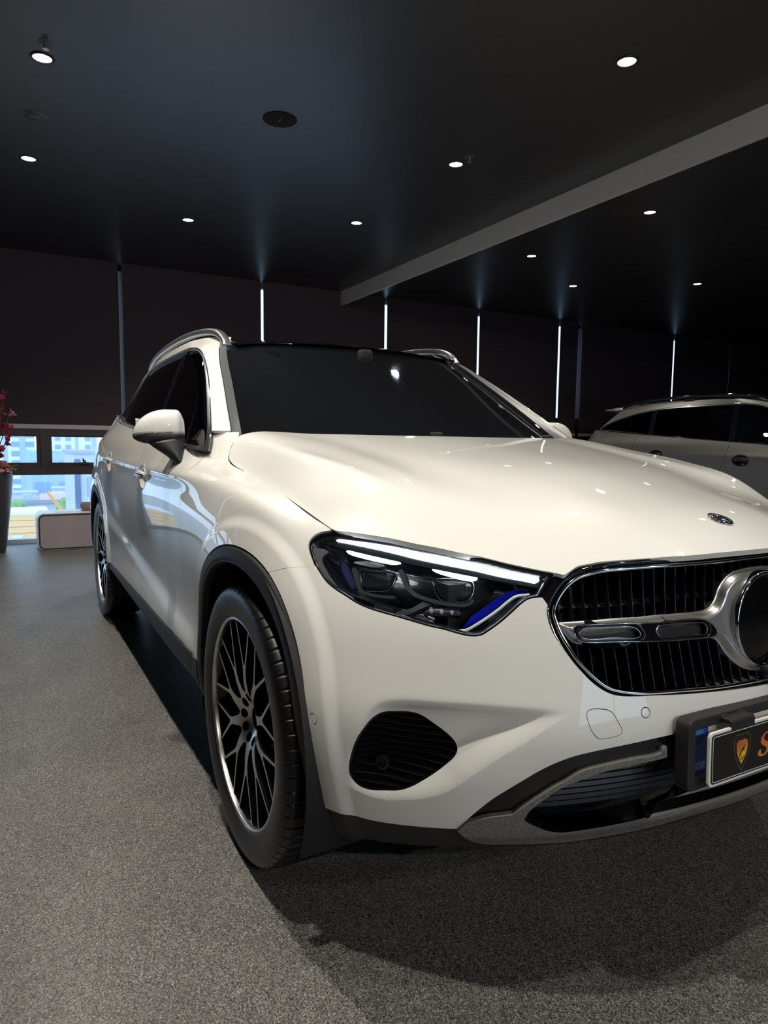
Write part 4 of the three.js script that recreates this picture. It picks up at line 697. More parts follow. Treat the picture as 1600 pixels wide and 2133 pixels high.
    put(b, 'plate', rot(lathe([[0, -0.006], [0.092, -0.006]], 80)), std(0.012, 0.012, 0.014, 0.3));
    for (let k = 0; k < 3; k++) for (const h of [1, -1]) { const L = 0.087, w = 0.0125, g = new THREE.BufferGeometry(), A = [0, 0, 0.009], B = [0, L, -0.003], C = [h * w, 0.0072, -0.003];
      g.setAttribute('position', new THREE.Float32BufferAttribute(h > 0 ? [...A, ...C, ...B] : [...A, ...B, ...C], 3)); g.computeVertexNormals(); g.rotateZ(k * Math.PI * 2 / 3); put(b, 'star_arm', g, phys(0.62, 0.62, 0.60, 0.22, { metalness: 1 })); }
    const cam = sub(car, 'front_camera'); cam.position.set(0, 0.602, 0.838); cam.rotation.x = 0.15;
    put(cam, 'housing', rot(lathe([[0.0, 0.010], [0.008, 0.010], [0.013, 0.007], [0.0155, 0.0], [0.016, -0.03]], 40)), CLAD); put(cam, 'lens', rot(lathe([[0, 0.0115], [0.0045, 0.0112], [0.006, 0.0095]], 30)), BLACKG); put(cam, 'lens_ring', rot(lathe([[0.0055, 0.0105], [0.0065, 0.0112], [0.0072, 0.010]], 30)), SATIN);
  }
  // --- number plate, its frame and the dealer's cover plate ---
  addPlates(car);
  // --- headlights ---
  const lensPoly = polySdf([...smoothPoly(HEAD, 4, false), ...LENSR.map(p => [p[0], p[1]]), ...rev(smoothPoly(HOODEDGE.slice(0, 11), 4, false))]);
  for (const { mirror } of SIDES) {
    const h = sub(car, 'headlight');
    const on = (name, poly, d0, d1, mat, lip = 0.01, bulge = 0) => { const f = polySdf(smoothPoly(poly, 5)); let a0 = 9, a1 = -9, y0 = 9, y1 = -9; for (const p of poly) { a0 = Math.min(a0, p[0]); a1 = Math.max(a1, p[0]); y0 = Math.min(y0, p[1]); y1 = Math.max(y1, p[1]); } a0 -= 0.004; a1 += 0.004; y0 -= 0.004; y1 += 0.004;
      const off = offset(bodyBase, (a, y) => -lerp(d0, d1, sstep(y1, y0, y)) + bulge * sstep(0, 0.006, -f(a, y)), -1);
      return put(h, name, panel(off, [a0, a1, Math.ceil((a1 - a0) / 0.002)], [y0, y1, Math.ceil((y1 - y0) / 0.0014)], f, { flip: -1, mirror, lip }), mat); };
    put(h, 'lens', panel(bodyOff(-0.0015), [0.505, 1.05, 150], [0.70, 0.895, 60], grow(lensPoly, -0.0042), { flip: -1, mirror, lip: 0 }), LENS);
    put(h, 'seal', panel(bodyOff(-0.003), [0.50, 1.055, 200], [0.695, 0.9, 84], inter(grow(lensPoly, -0.0008), outside(grow(lensPoly, -0.0052))), { flip: -1, mirror, lip: 0.012 }), BLACKG);
    put(h, 'housing', panel(offset(bodyBase, (a, y) => -0.085 * sstep(0.004, 0.035, -lensPoly(a, y)) - 0.004, -1), [0.50, 1.055, 130], [0.70, 0.895, 54], grow(lensPoly, -0.001), { flip: -1, mirror, lip: 0 }), phys(0.010, 0.011, 0.016, 0.25, { clearcoat: 0.6 }));
    on('daytime_light_bar', LAMPS.drl, 0.012, 0.012, DRLM, 0.006);
    on('daytime_light_brow', LAMPS.brow1, 0.020, 0.020, DRLM, 0.006); on('daytime_light_brow', LAMPS.brow2, 0.020, 0.020, DRLM, 0.006);
    put(h, 'light_bar_bezel', panel(offset(bodyBase, -0.016, -1), [0.505, 1.0, 150], [0.79, 0.895, 40], inter(grow(lensPoly, -0.003), (a, y) => 0.806 + (a - 0.53) * 0.128 - y), { flip: -1, mirror, lip: 0.012 }), phys(0.035, 0.045, 0.05, 0.22, { metalness: 0.7 }));
    on('side_reflector', LAMPS.refl.map(([u, v]) => [u - 0.010, v - 0.004]), 0.008, 0.006, phys(0.42, 0.42, 0.42, 0.28, { metalness: 0.8 }), 0.004);
    for (const [m, f] of [['mod1', 'frame1'], ['mod2', 'frame2']]) {
      on('projector_frame', LAMPS[f], 0.026, 0.022, LAMPGREY, 0.03);
      on('projector_lens', LAMPS[m], 0.046, 0.040, phys(0.012, 0.014, 0.02, 0.04), 0.02, 0.010);
      const P = smoothPoly(LAMPS[m], 4), cx = P.reduce((q, p) => q + p[0], 0) / P.length, cy = P.reduce((q, p) => q + p[1], 0) / P.length;
      const ringAt = (k, d) => { const So = offset(bodyBase, -d, -1); return P.map(([u, v]) => { const p = So(cx + (u - cx) * k, cy + (v - cy) * k); if (mirror) p.x *= -1; return p; }); };
      put(h, 'lens_rim', tube(ringAt(1.0, 0.038), 0.0016, 80, 6, true), phys(0.30, 0.31, 0.33, 0.25, { metalness: 1 }));
      put(h, 'lens_rim', tube(ringAt(0.66, 0.034), 0.0009, 80, 6, true), phys(0.22, 0.23, 0.25, 0.25, { metalness: 1 }));
    }
    on('upper_bezel', [[0.93, 0.836], [0.905, 0.842], [0.86, 0.836], [0.875, 0.830], [0.91, 0.832]], 0.024, 0.020, phys(0.20, 0.21, 0.22, 0.25, { metalness: 0.8 }), 0.01);
    on('lamp_fin', [[0.965, 0.83], [0.955, 0.835], [0.935, 0.80], [0.93, 0.785], [0.94, 0.785]], 0.03, 0.026, phys(0.02, 0.025, 0.07, 0.2), 0.01);
    on('lower_reflector', LAMPS.lowrefl, 0.006, 0.005, CHROME, 0.006); on('lower_bezel', LAMPS.lowchrome, 0.014, 0.010, phys(0.16, 0.165, 0.17, 0.2, { metalness: 1 }), 0.006); on('lower_lens', LAMPS.mod3, 0.036, 0.030, phys(0.05, 0.05, 0.09, 0.1, { clearcoat: 1 }), 0.02, 0.006); on('bezel_arm', LAMPS.arm, 0.026, 0.022, LAMPGREY, 0.02);
    for (let k = 0; k < 3; k++) on('lens_rib', [[0.726 + k * 0.022, 0.765], [0.731 + k * 0.022, 0.765], [0.731 + k * 0.022, 0.752], [0.726 + k * 0.022, 0.752]], 0.028, 0.024, LAMPGREY, 0.006);
    // blue reflector fins and the clear light guide under them
    const up = LAMPS.blue.slice(0, 10), dn = [...LAMPS.blue.slice(9), LAMPS.blue[0]].reverse();
    const at = (l, t) => { const n = l.length - 1, k = Math.min(n - 1, Math.floor(t * n)), f = t * n - k; return [lerp(l[k][0], l[k + 1][0], f), lerp(l[k][1], l[k + 1][1], f)]; };
    for (let k = 0; k < 6; k++) { const a = [], b = []; for (let i = 0; i <= 14; i++) { const t = 0.02 + 0.96 * i / 14, p = at(up, t), q = at(dn, t); a.push([lerp(p[0], q[0], k / 6), lerp(p[1], q[1], k / 6)]); b.push([lerp(p[0], q[0], (k + 0.8) / 6), lerp(p[1], q[1], (k + 0.8) / 6)]); }
      const pos = [], idx = []; for (let i = 0; i <= 14; i++) for (const [pt, d] of [[a[i], 0.026 + k * 0.001], [b[i], 0.034 + k * 0.001]]) { const P = offset(bodyBase, -d, -1)(pt[0], pt[1]); pos.push(mirror ? -P.x : P.x, P.y, P.z); }
      for (let i = 0; i < 14; i++) { const q = i * 2; idx.push(q, q + 1, q + 2, q + 1, q + 3, q + 2); }
      const g = new THREE.BufferGeometry(); g.setAttribute('position', new THREE.Float32BufferAttribute(pos, 3)); g.setIndex(idx); g.computeVertexNormals(); put(h, 'blue_fin', g, BLUEFIN); }
    const sp = smoothPoly(LAMPS.strip, 5, false), S8 = offset(bodyBase, -0.024, -1); put(h, 'light_guide', tube(sp.map(([a, y]) => { const p = S8(a, y); if (mirror) p.x *= -1; return p; }), 0.0032, 60, 8), phys(0.75, 0.86, 0.88, 0.15, { clearcoat: 1 }));
  }
  // --- fenders, doors, quarters ---
  const cowl = [[1.021, 0.905], [1.144, 0.933], [1.440, 0.971], [1.705, 1.001], [1.841, 1.022], [1.884, 1.041], [1.879, 1.074], [1.804, 1.108, 1]];
  const A = (z, y) => [aAtZ(z, y), y];
  const fenderPoly = [[1.242, 0.7745], [1.119, 0.796], ...smoothPoly([[1.019, 0.812], [1.028, 0.826], [1.039, 0.842], [1.044, 0.854], [1.041, 0.864], [1.031, 0.873], [1.014, 0.881], [0.990, 0.886], [0.972, 0.889]], 4, false), ...smoothPoly([[0.975, 0.890], ...cowl], 5, false), [1.79, 1.124], A(-0.72, 1.124), A(-0.665, 1.08), A(-0.63, 1.03), A(-0.62, 0.96), A(-0.628, 0.86), A(-0.632, 0.75), A(-0.628, 0.6), A(-0.622, 0.40), A(-0.25, 0.40), [1.55, 0.6]];
  for (const { mirror } of SIDES) {
    put(car, 'front_fender', panel(body, [0.96, 2.15, 236], [0.38, 1.128, 148], inter(grow(polySdf(fenderPoly), -GAP), outside(arch0)), { flip: -1, mirror, lip: 0.012 }), PAINT);
    const fd = sideSdf([[-0.66, 1.062], [-0.63, 1.03], [-0.62, 0.96], [-0.628, 0.86], [-0.632, 0.75], [-0.628, 0.6], [-0.622, 0.405], [-1.60, 0.405], [-1.585, 0.6], [-1.565, 0.8], [-1.50, 0.98], [-1.49, beltY(-1.49)]]);
    const rd = sideSdf([[-1.49, beltY(-1.49)], [-1.50, 0.98], [-1.565, 0.8], [-1.585, 0.6], [-1.60, 0.405], [-2.44, 0.405], [-2.44, 0.6], [-2.50, 0.75], [-2.60, 0.86], [-2.66, 0.98], [-2.66, beltY(-2.66)]]);
    const qp = sideSdf([[-2.66, beltY(-2.66)], [-2.66, 0.98], [-2.60, 0.86], [-2.50, 0.75], [-2.44, 0.6], [-2.44, 0.405], [-3.30, 0.405], [-3.32, 0.60], [-3.62, 0.72], [-3.9, 0.72], [-3.9, 1.30], [-3.4, 1.262]]);
    const a0 = aAtZ(-0.5, 0.8), a1 = aAtZ(-1.68, 0.8), a2 = aAtZ(-2.75, 0.8);
    const bowlCut = (z, y) => { const a = aAtZ(z, y); return (u, v) => (Math.hypot((u - a) / 0.088, (v - y + 0.006) / 0.0555) - 1) * 0.05; };
    const dr = (n, sdf, u0, u1, cutout) => { const d = sub(car, n); put(d, 'skin', panel(body, [u0, u1, Math.ceil((u1 - u0) / 0.0085)], [0.38, 1.25, 100], inter(grow(sdf, -GAP), outside(arch1), outside(cutout)), { flip: -1, mirror, lip: 0.016 }), PAINT); return d; };
    const d1 = dr('front_door', fd, a0 - 0.1, a1 + 0.1, bowlCut(-1.335, 0.948)), d2 = dr('rear_door', rd, a1 - 0.25, a2 + 0.1, bowlCut(-2.33, 0.982));
    addHandle(d1, -1.335, 0.948, mirror); addHandle(d2, -2.33, 0.982, mirror);
    put(car, 'rear_quarter', panel(body, [a2 - 0.35, AEND - 0.62, 120], [0.38, 1.30, 80], inter(grow(qp, -GAP), outside(arch1)), { flip: -1, mirror, lip: 0.012 }), PAINT);
    // black cladding: arches and sill
    const arch = [arch0, arch1], clad = k => { const outer = archSdf(k, 0.4482), inner = archSdf(k, 0.404); const c = aAtZ(ARCH_R[k][0], 0.6); return panel(bodyOff((a, y) => { const r = 0.449 + arch[k](a, y); return -0.004 + 0.006 * sstep(0.449, 0.436, r) - 0.003 * sstep(0.418, 0.405, r); }), [c - 0.6, c + 0.56, 190], [0.22, 0.84, 104], inter(outer, outside(inner), (a, y) => 0.30 - y), { flip: -1, mirror, lip: 0.02 }); };
    put(car, 'arch_cladding', clad(0), CLAD); put(car, 'arch_cladding', clad(1), CLAD);
    const b0 = aAtZ(-0.36, 0.35), b1 = aAtZ(-2.52, 0.35);
    put(car, 'sill_cladding', panel(bodyOff((a, y) => 0.004 - 0.006 * sstep(0.345, 0.30, y)), [b0, b1, 240], [0.27, 0.41, 40], inter((a, y) => y - 0.4035, (a, y) => 0.306 + (-0.44 - zAt(a, y)) * 0.036 - y, outside(archSdf(0, 0.4485)), outside(archSdf(1, 0.4485))), { flip: -1, mirror, lip: 0.07 }), CLAD);
  }
  put(car, 'tailgate', panel(body, [AEND - 0.72, AEND, 70], [0.70, 1.22, 50], (a, y) => Math.max(AEND - 0.70 + (y - 0.7) * 0.1 - a, 0.715 - y), { flip: -1, both: true, lip: 0.01 }), PAINT);
  put(car, 'rear_bumper', panel(body, [aAtZ(-3.2, 0.5), AEND, 110], [0.30, 0.72, 40], inter((a, y) => y - 0.712 + (zAt(a, y) > -3.62 ? (zAt(a, y) + 3.62) * 0.36 : 0), outside(archSdf(1, 0.449)), (a, y) => zAt(a, y) + 3.285), { flip: -1, both: true, lip: 0.01 }), PAINT);
  for (const { mirror } of SIDES) put(car, 'tail_light', panel(bodyOff(0.006), [AEND - 1.05, AEND - 0.25, 80], [0.86, 1.02, 24], (a, y) => Math.max(Math.abs(y - 0.94 - (a - AEND + 0.6) * -0.05) - 0.045 - 0.02 * (AEND - 0.3 - a), AEND - 0.98 - a + (y - 0.94) * 0.5, a - AEND + 0.3), { flip: -1, mirror, lip: 0.01 }), phys(0.35, 0.01, 0.012, 0.08, { clearcoat: 1 }));
  // --- inner shell and wheel housings: nothing shows through the shut lines ---
  put(car, 'inner_shell', panel(offset(bodyBase, -0.035, -1), [0, AEND, 240], [0.24, 1.02, 40], inter(outside(archSdf(0, 0.47)), outside(archSdf(1, 0.47)), outside(grow(lensPoly, 0.004)), outside(grow(grilleOut, -0.0)), (a, y) => ((a < 0.70 && y < 0.5) || (a < 1.0 && y > 0.80) || (a < 1.95 && y > 0.88) ? 1 : -1), (a, y) => 0.02 - recessIn(a, y)), { flip: -1, both: true, lip: 0 }), DARK);
  put(car, 'underbody', merged([box(1.56, 0.12, 1.95, 0, 0.26, -1.45), box(1.0, 0.10, 0.9, 0, 0.34, 0.0), box(1.0, 0.14, 1.0, 0, 0.32, -3.1), box(1.3, 0.5, 0.05, 0, 0.55, 0.52)]), DARK);  // plain dark boxes that block light under the car and behind the nose
  for (const z of [0, -2.888]) for (const s of [-1, 1]) { const g = new THREE.CylinderGeometry(0.425, 0.425, 0.34, 48, 1, true, 0, Math.PI); g.rotateZ(Math.PI / 2); g.rotateX(0); const p = g.attributes.position; for (let i = 0; i < p.count; i++) { const y = p.getY(i), zz = p.getZ(i); p.setY(i, zz * 0 + y); } g.computeVertexNormals(); const full = new THREE.CylinderGeometry(0.43, 0.43, 0.36, 64, 1, true, Math.PI / 2 - 1.95, 3.9); full.rotateZ(Math.PI / 2); full.rotateX(-Math.PI / 2 * 0); const disk = new THREE.CircleGeometry(0.43, 48); disk.rotateY(Math.PI / 2); disk.translate(-s * 0.18, 0, 0); const m = merged([archLiner(0.432, 0.36), disk]); m.translate(s * 0.735, 0.375, z - 0.005); put(car, 'wheel_housing', m, DARK); }
  // --- hood ---
  const hp = smoothPoly([[0.0, -0.06], [0.0, 0.054], [-0.001, 0.140], [-0.002, 0.218], [0.006, 0.284], [0.013, 0.345], [0.013, 0.387], [0.006, 0.417], [0.001, 0.433], [-0.011, 0.451], [-0.026, 0.471, 1], [-0.022, 0.486], [-0.017, 0.515], [-0.008, 0.550], [0.001, 0.586], [-0.001, 0.627], [-0.001, 0.650], [-0.002, 0.685], [0.003, 0.716], [0.004, 0.7475], [0.013, 0.7807], [0.018, 0.786], [0.080, 0.7934], [0.216, 0.8015], [0.492, 0.8035], [0.742, 0.8062], [0.863, 0.8113], [0.924, 0.8059], [0.989, 0.785], [1.043, 0.753], [1.045, 0.70, 1], [1.02, 0.55], [1.0, 0.3], [1.0, -0.06]], 5, false);
  const hs = polySdf(hp), hood = hoodBase;
  put(car, 'hood', panel(hood, [-0.03, 1.07, 190], [-0.82, 0.82, 260], (t, x) => hs(t, Math.abs(x)) + GAP, { flip: 1, lip: 0.014 }), PAINT);
  { // round bonnet emblem
    const t0 = 0.097, P = hood(t0, 0), N = surfNormal(hood, t0, 0, 1), b = sub(car, 'hood_emblem'); b.position.copy(P).addScaledVector(N, 0.0005); b.quaternion.setFromUnitVectors(V3(0, 1, 0), N);
    put(b, 'rim', lathe(smoothPoly([[0.0255, 0.0, 1], [0.0255, 0.0028], [0.027, 0.0034], [0.0285, 0.0028], [0.0288, 0.0, 1]], 3, false), 64), CHROME); put(b, 'band', lathe([[0.0175, 0.0026], [0.0255, 0.0024]], 64), phys(0.02, 0.02, 0.024, 0.2, { clearcoat: 1 })); put(b, 'inner_ring', lathe([[0.0165, 0.0], [0.0165, 0.0034], [0.0182, 0.0034], [0.0182, 0.0]], 64), CHROME); put(b, 'field', lathe([[0, 0.0022], [0.0165, 0.0022]], 48), phys(0.02, 0.02, 0.024, 0.2, { clearcoat: 1 }));
    for (let k = 0; k < 3; k++) { const s = new THREE.Shape([[0, 0.0165], [0.0024, 0.0014], [0, -0.0004], [-0.0024, 0.0014]].map(p => new THREE.Vector2(...p))), g = new THREE.ExtrudeGeometry(s, { depth: 0.0012, bevelEnabled: false }); g.rotateZ(k * Math.PI * 2 / 3); g.rotateX(-Math.PI / 2); g.translate(0, 0.0024, 0); put(b, 'star_arm', g, CHROME); }
    for (let k = 0; k < 22; k++) { if (k % 11 > 8) continue; const g = box(0.0022, 0.0004, 0.0032, 0, 0.0029, -0.0218); g.rotateY(k * Math.PI / 11); put(b, 'letter_tick', g, SATIN); }
  }
  // --- greenhouse ---
  const aG = (z, y) => { let lo = 0.78, hi = GEND - 0.3; for (let k = 0; k < 40; k++) { const m = (lo + hi) / 2; if (green(m, y).z > z) lo = m; else hi = m; } return lo; };
  const dlo = [[0.791, 1.057, 1], [0.790, 1.13], [0.790, 1.21], [0.789, 1.28], [0.790, 1.35], [0.797, 1.405], [0.817, 1.452], [0.87, 1.484], [0.986, 1.501], [aG(-1.633, 1.511), 1.511], [aG(-2.0, 1.510), 1.510], [aG(-2.45, 1.497), 1.497], [aG(-2.85, 1.452), 1.452], [aG(-3.12, 1.39), 1.39], [aG(-3.30, 1.325), 1.325], [aG(-3.385, 1.272), 1.272], [aG(-3.36, 1.262), 1.262, 1]];
  const dloS = polySdf(smoothPoly(dlo, 6, false));
  const roofSide = (a, y) => y - 1.56;
  for (const { mirror } of SIDES) {
    put(car, 'roof_side_frame', panel(green, [0.66, GEND - 0.55, 300], [1.08, 1.558, 100], inter(outside(dloS), (a, y) => 0.731 - a - 0.10 * sstep(1.48, 1.54, y), (a, y) => { const p = green(a, y); return p.z > -0.75 ? 1.127 - y : beltY(p.z) - 0.01 - y; }), { flip: -1, mirror, lip: 0.012 }), PAINT);
    // dark strip between windscreen and pillar
    put(car, 'windscreen_trim', panel(offset(green, (a, y) => 0.004, -1), [0.67, 0.76, 24], [1.06, 1.52, 90], (a, y) => Math.max(0.689 - a, a - 0.727, y - 1.508, 1.075 - y), { flip: -1, mirror, lip: 0.012 }), std(0.11, 0.115, 0.12, 0.4));
    // side glass and trim
    const win = (n, z0, z1) => put(car, n, panel(offset(green, -0.010, -1), [0.77, GEND - 0.5, 200], [1.04, 1.53, 60], inter(grow(dloS, -0.013), (a, y) => green(a, y).z - z0, (a, y) => z1 - green(a, y).z), { flip: -1, mirror, lip: 0 }), TINTDARK);
    win('front_side_window', -0.5, -1.50); win('rear_side_window', -1.565, -2.50); win('quarter_window', -2.555, -3.5);
    put(car, 'window_trim', panel(offset(green, 0.001, -1), [0.72, GEND - 0.5, 420], [1.03, 1.53, 130], inter(grow(dloS, -0.0015), outside(grow(dloS, -0.014))), { flip: -1, mirror, lip: 0.016 }), phys(0.06, 0.062, 0.066, 0.3, { metalness: 0.5 }));
    const brt = smoothPoly(dlo.slice(0, 15), 4, false).map(([a, y]) => { const p = offset(green, 0.001, -1)(a, y); if (mirror) p.x *= -1; return p; });
    put(car, 'bright_moulding', tube(brt, 0.0028, 220, 6), CHROME);
    for (const zc of [-1.53, -2.53]) put(car, 'window_pillar', panel(offset(green, -0.006, -1), [1.0, GEND - 0.9, 420], [1.08, 1.52, 60], inter(grow(dloS, -0.012), (a, y) => { const z = green(a, y).z - (1.3 - y) * 0.18; return Math.abs(z - zc) - 0.034; }), { flip: -1, mirror, lip: 0.006 }), BLACKG);
    // sill of the window: bright belt moulding
    const bl = []; for (let i = 0; i <= 30; i++) { const z = lerp(-0.62, -3.36, i / 30), y = beltY(z) - 0.002, p = bodyBase(aAtZ(z, y), y); p.x += 0.004; p.y += 0.006; if (mirror) p.x *= -1; bl.push(p); }
    put(car, 'belt_moulding', tube(bl, 0.006, 120, 8), SATIN);
  }
  put(car, 'windscreen', panel(green, [0, 0.70, 60], [1.06, 1.53, 50], (a, y) => Math.max(a - 0.695, y - 1.524), { flip: -1, both: true, lip: 0 }), TINT);
  put(car, 'windscreen_band', panel(offset(green, -0.006, -1), [0, 0.70, 60], [1.06, 1.53, 60], (a, y) => Math.min(0.664 - a, 1.486 - y, Math.max(1.118 - y, -1) + 0) * -1 > 0 ? -1 : Math.max(-1, Math.min(0.664 - a, 1.486 - y)), { flip: -1, both: true, lip: 0 }), BLACKG);
  put(car, 'rear_window', panel(green, [GEND - 0.62, GEND, 40], [1.14, 1.50, 30], null, { flip: -1, both: true, lip: 0 }), TINTDARK);
  // roof
  const roofW = pchip([-3.5, -3.3, -3.05, -2.8, -2.5, -2.0, -1.2], [0.40, 0.44, 0.50, 0.565, 0.625, 0.655, 0.66]);
  const roofS = (z, x) => { const ax = Math.abs(x), zz = z + 0.0 * ax; return V3(-x, roofY(zz) - 0.085 * ax * ax - 1.2 * Math.max(0, ax - 0.50) ** 2, z - 0.12 * ax * ax); };
  put(car, 'glass_roof', panel(roofS, [-3.0, -1.165, 90], [-0.60, 0.60, 60], (z, x) => Math.max(Math.abs(x) - 0.555, -2.78 - z), { flip: 1, lip: 0.01 }), phys(0.005, 0.006, 0.009, 0.05, { clearcoat: 1, clearcoatRoughness: 0.0 }));
  put(car, 'roof_panel', panel((z, x) => { const p = roofS(z, x); p.y -= 0.002; return p; }, [-3.5, -1.26, 90], [-0.665, 0.665, 60], (z, x) => Math.max(-Math.max(Math.abs(x) - 0.556, -2.785 - z), Math.abs(x) - roofW(z)), { flip: 1, lip: 0.01 }), PAINT);
  put(car, 'rear_spoiler', loft([-1, -0.6, 0, 0.6, 1].map(s => { const x = s * 0.50, d = 0.07 * s * s; return [[-3.30 + d, 1.572], [-3.42 + d, 1.568], [-3.55 + d, 1.558], [-3.555 + d, 1.54], [-3.42 + d, 1.515], [-3.28 + d, 1.49]].map(([z, y]) => V3(x, y - 0.035 * s * s, z)); })), PAINT);
  // roof rails
  for (const s of [-1, 1]) { const pts = [[-1.235, 0.590, 1.492], [-1.26, 0.590, 1.520], [-1.32, 0.592, 1.553], [-1.42, 0.596, 1.578], [-1.6, 0.602, 1.598], [-1.9, 0.606, 1.613], [-2.3, 0.604, 1.613], [-2.7, 0.596, 1.596], [-3.0, 0.575, 1.566], [-3.12, 0.56, 1.54]].map(([z, x, y]) => V3(s * x, y, z));
    const c = new THREE.CatmullRomCurve3(pts), rings = []; for (let i = 0; i <= 60; i++) { const p = c.getPoint(i / 60), t = c.getTangent(i / 60), nx = V3(1, 0, 0), ny = t.clone().cross(nx).normalize(); if (ny.y < 0) ny.negate(); const ring = []; for (let k = 0; k < 14; k++) { const a = k / 14 * Math.PI * 2, w = 0.019 * (1 + 0.2 * sstep(0.06, 0, i / 60)), h = 0.015; ring.push(p.clone().addScaledVector(nx, Math.sign(Math.cos(a)) * Math.abs(Math.cos(a)) ** 0.7 * w).addScaledVector(ny, Math.sign(Math.sin(a)) * Math.abs(Math.sin(a)) ** 0.7 * h)); } rings.push(ring); }
    put(car, 'roof_rail', loft(rings), SATIN);
    put(car, 'rail_foot', rbox(0.03, 0.04, 0.12, 0.012, s * 0.588, 1.565, -2.2), CLAD); }
  // wipers
  for (const [x0, x1] of [[-0.52, -0.02], [0.06, 0.56]]) { const f = x => { const ax = Math.abs(x); let lo = 0, hi = 0.68; for (let k = 0; k < 30; k++) { const m = (lo + hi) / 2; if (-green(m, 1.115).x < ax) lo = m; else hi = m; } const p = green(lo, 1.112); p.x = x; p.z += 0.014; return p; }; const pts = []; for (let i = 0; i <= 8; i++) pts.push(f(lerp(x0, x1, i / 8))); put(car, 'wiper', merged([tube(pts, 0.006, 30, 6), rbox(0.05, 0.016, 0.016, 0.006, ...pts[7].toArray().map((v, i) => v + (i === 1 ? 0.012 : i === 2 ? 0.012 : 0)))]), CLAD); }
  addInterior(car);
  for (const s of [-1, 1]) addMirror(car, s);
  addWheel(car, 0, -1, { spin: 0.03 }); addWheel(car, 0, 1, { spin: 0.2 }); addWheel(car, -2.888, -1, { spin: 0.14 }); addWheel(car, -2.888, 1, { spin: 0.3 });
  return car;
}
function archLiner(r, w) { const pos = [], idx = [], n = 40; for (let i = 0; i <= n; i++) { const t = -0.42 + (Math.PI + 0.84) * i / n; for (const x of [-w / 2, w / 2]) pos.push(x, r * Math.sin(t), r * Math.cos(t)); } for (let i = 0; i < n; i++) { const a = i * 2; idx.push(a, a + 1, a + 2, a + 1, a + 3, a + 2); } const g = new THREE.BufferGeometry(); g.setAttribute('position', new THREE.Float32BufferAttribute(pos, 3)); g.setAttribute('uv', new THREE.Float32BufferAttribute(new Float32Array(pos.length / 3 * 2), 2)); g.setIndex(idx); g.computeVertexNormals(); return g; }

function addHandle(door, z, y, mirror) {
  const h = sub(door, 'handle'), a = aAtZ(z, y), f = mirror ? -1 : 1;
  const bowl = offset(body, (u, v) => -0.030 * Math.max(0, 1 - ((u - a) / 0.088) ** 2 - ((v - y + 0.006) / 0.056) ** 2) ** 1.25 + 0.0006, -1);
  put(h, 'recess', panel(bowl, [a - 0.095, a + 0.095, 60], [y - 0.068, y + 0.056, 40], (u, v) => (Math.hypot((u - a) / 0.089, (v - y + 0.006) / 0.0565) - 1) * 0.05, { flip: -1, mirror, lip: 0.001 }), PAINT);
  const rings = []; for (let i = 0; i <= 20; i++) { const t = i / 20, u = a + (t - 0.5) * 0.185, e = Math.sin(Math.PI * t) ** 0.3, B = body(u, y), N = surfNormal(bodyBase, u, y, -1); const ring = []; for (let k = 0; k < 12; k++) { const q = k / 12 * Math.PI * 2; const p = B.clone().addScaledVector(N, -0.004 + 0.018 * Math.sin(Math.PI * t) ** 0.6 + Math.cos(q) * 0.008 * e); p.y += Math.sin(q) * 0.0195 * e; p.x *= f; ring.push(p); } rings.push(ring); }
  put(h, 'grip', loft(mirror ? rings.reverse() : rings), PAINT);
  const cs = []; for (let i = 2; i <= 18; i++) { const t = i / 20, u = a + (t - 0.5) * 0.205, B = body(u, y), N = surfNormal(bodyBase, u, y, -1); const p = B.addScaledVector(N, 0.0045 + 0.018 * Math.sin(Math.PI * t) ** 0.6); p.x *= f; cs.push(p); }
  put(h, 'chrome_strip', tube(cs, 0.0055, 40, 8), CHROME);
}
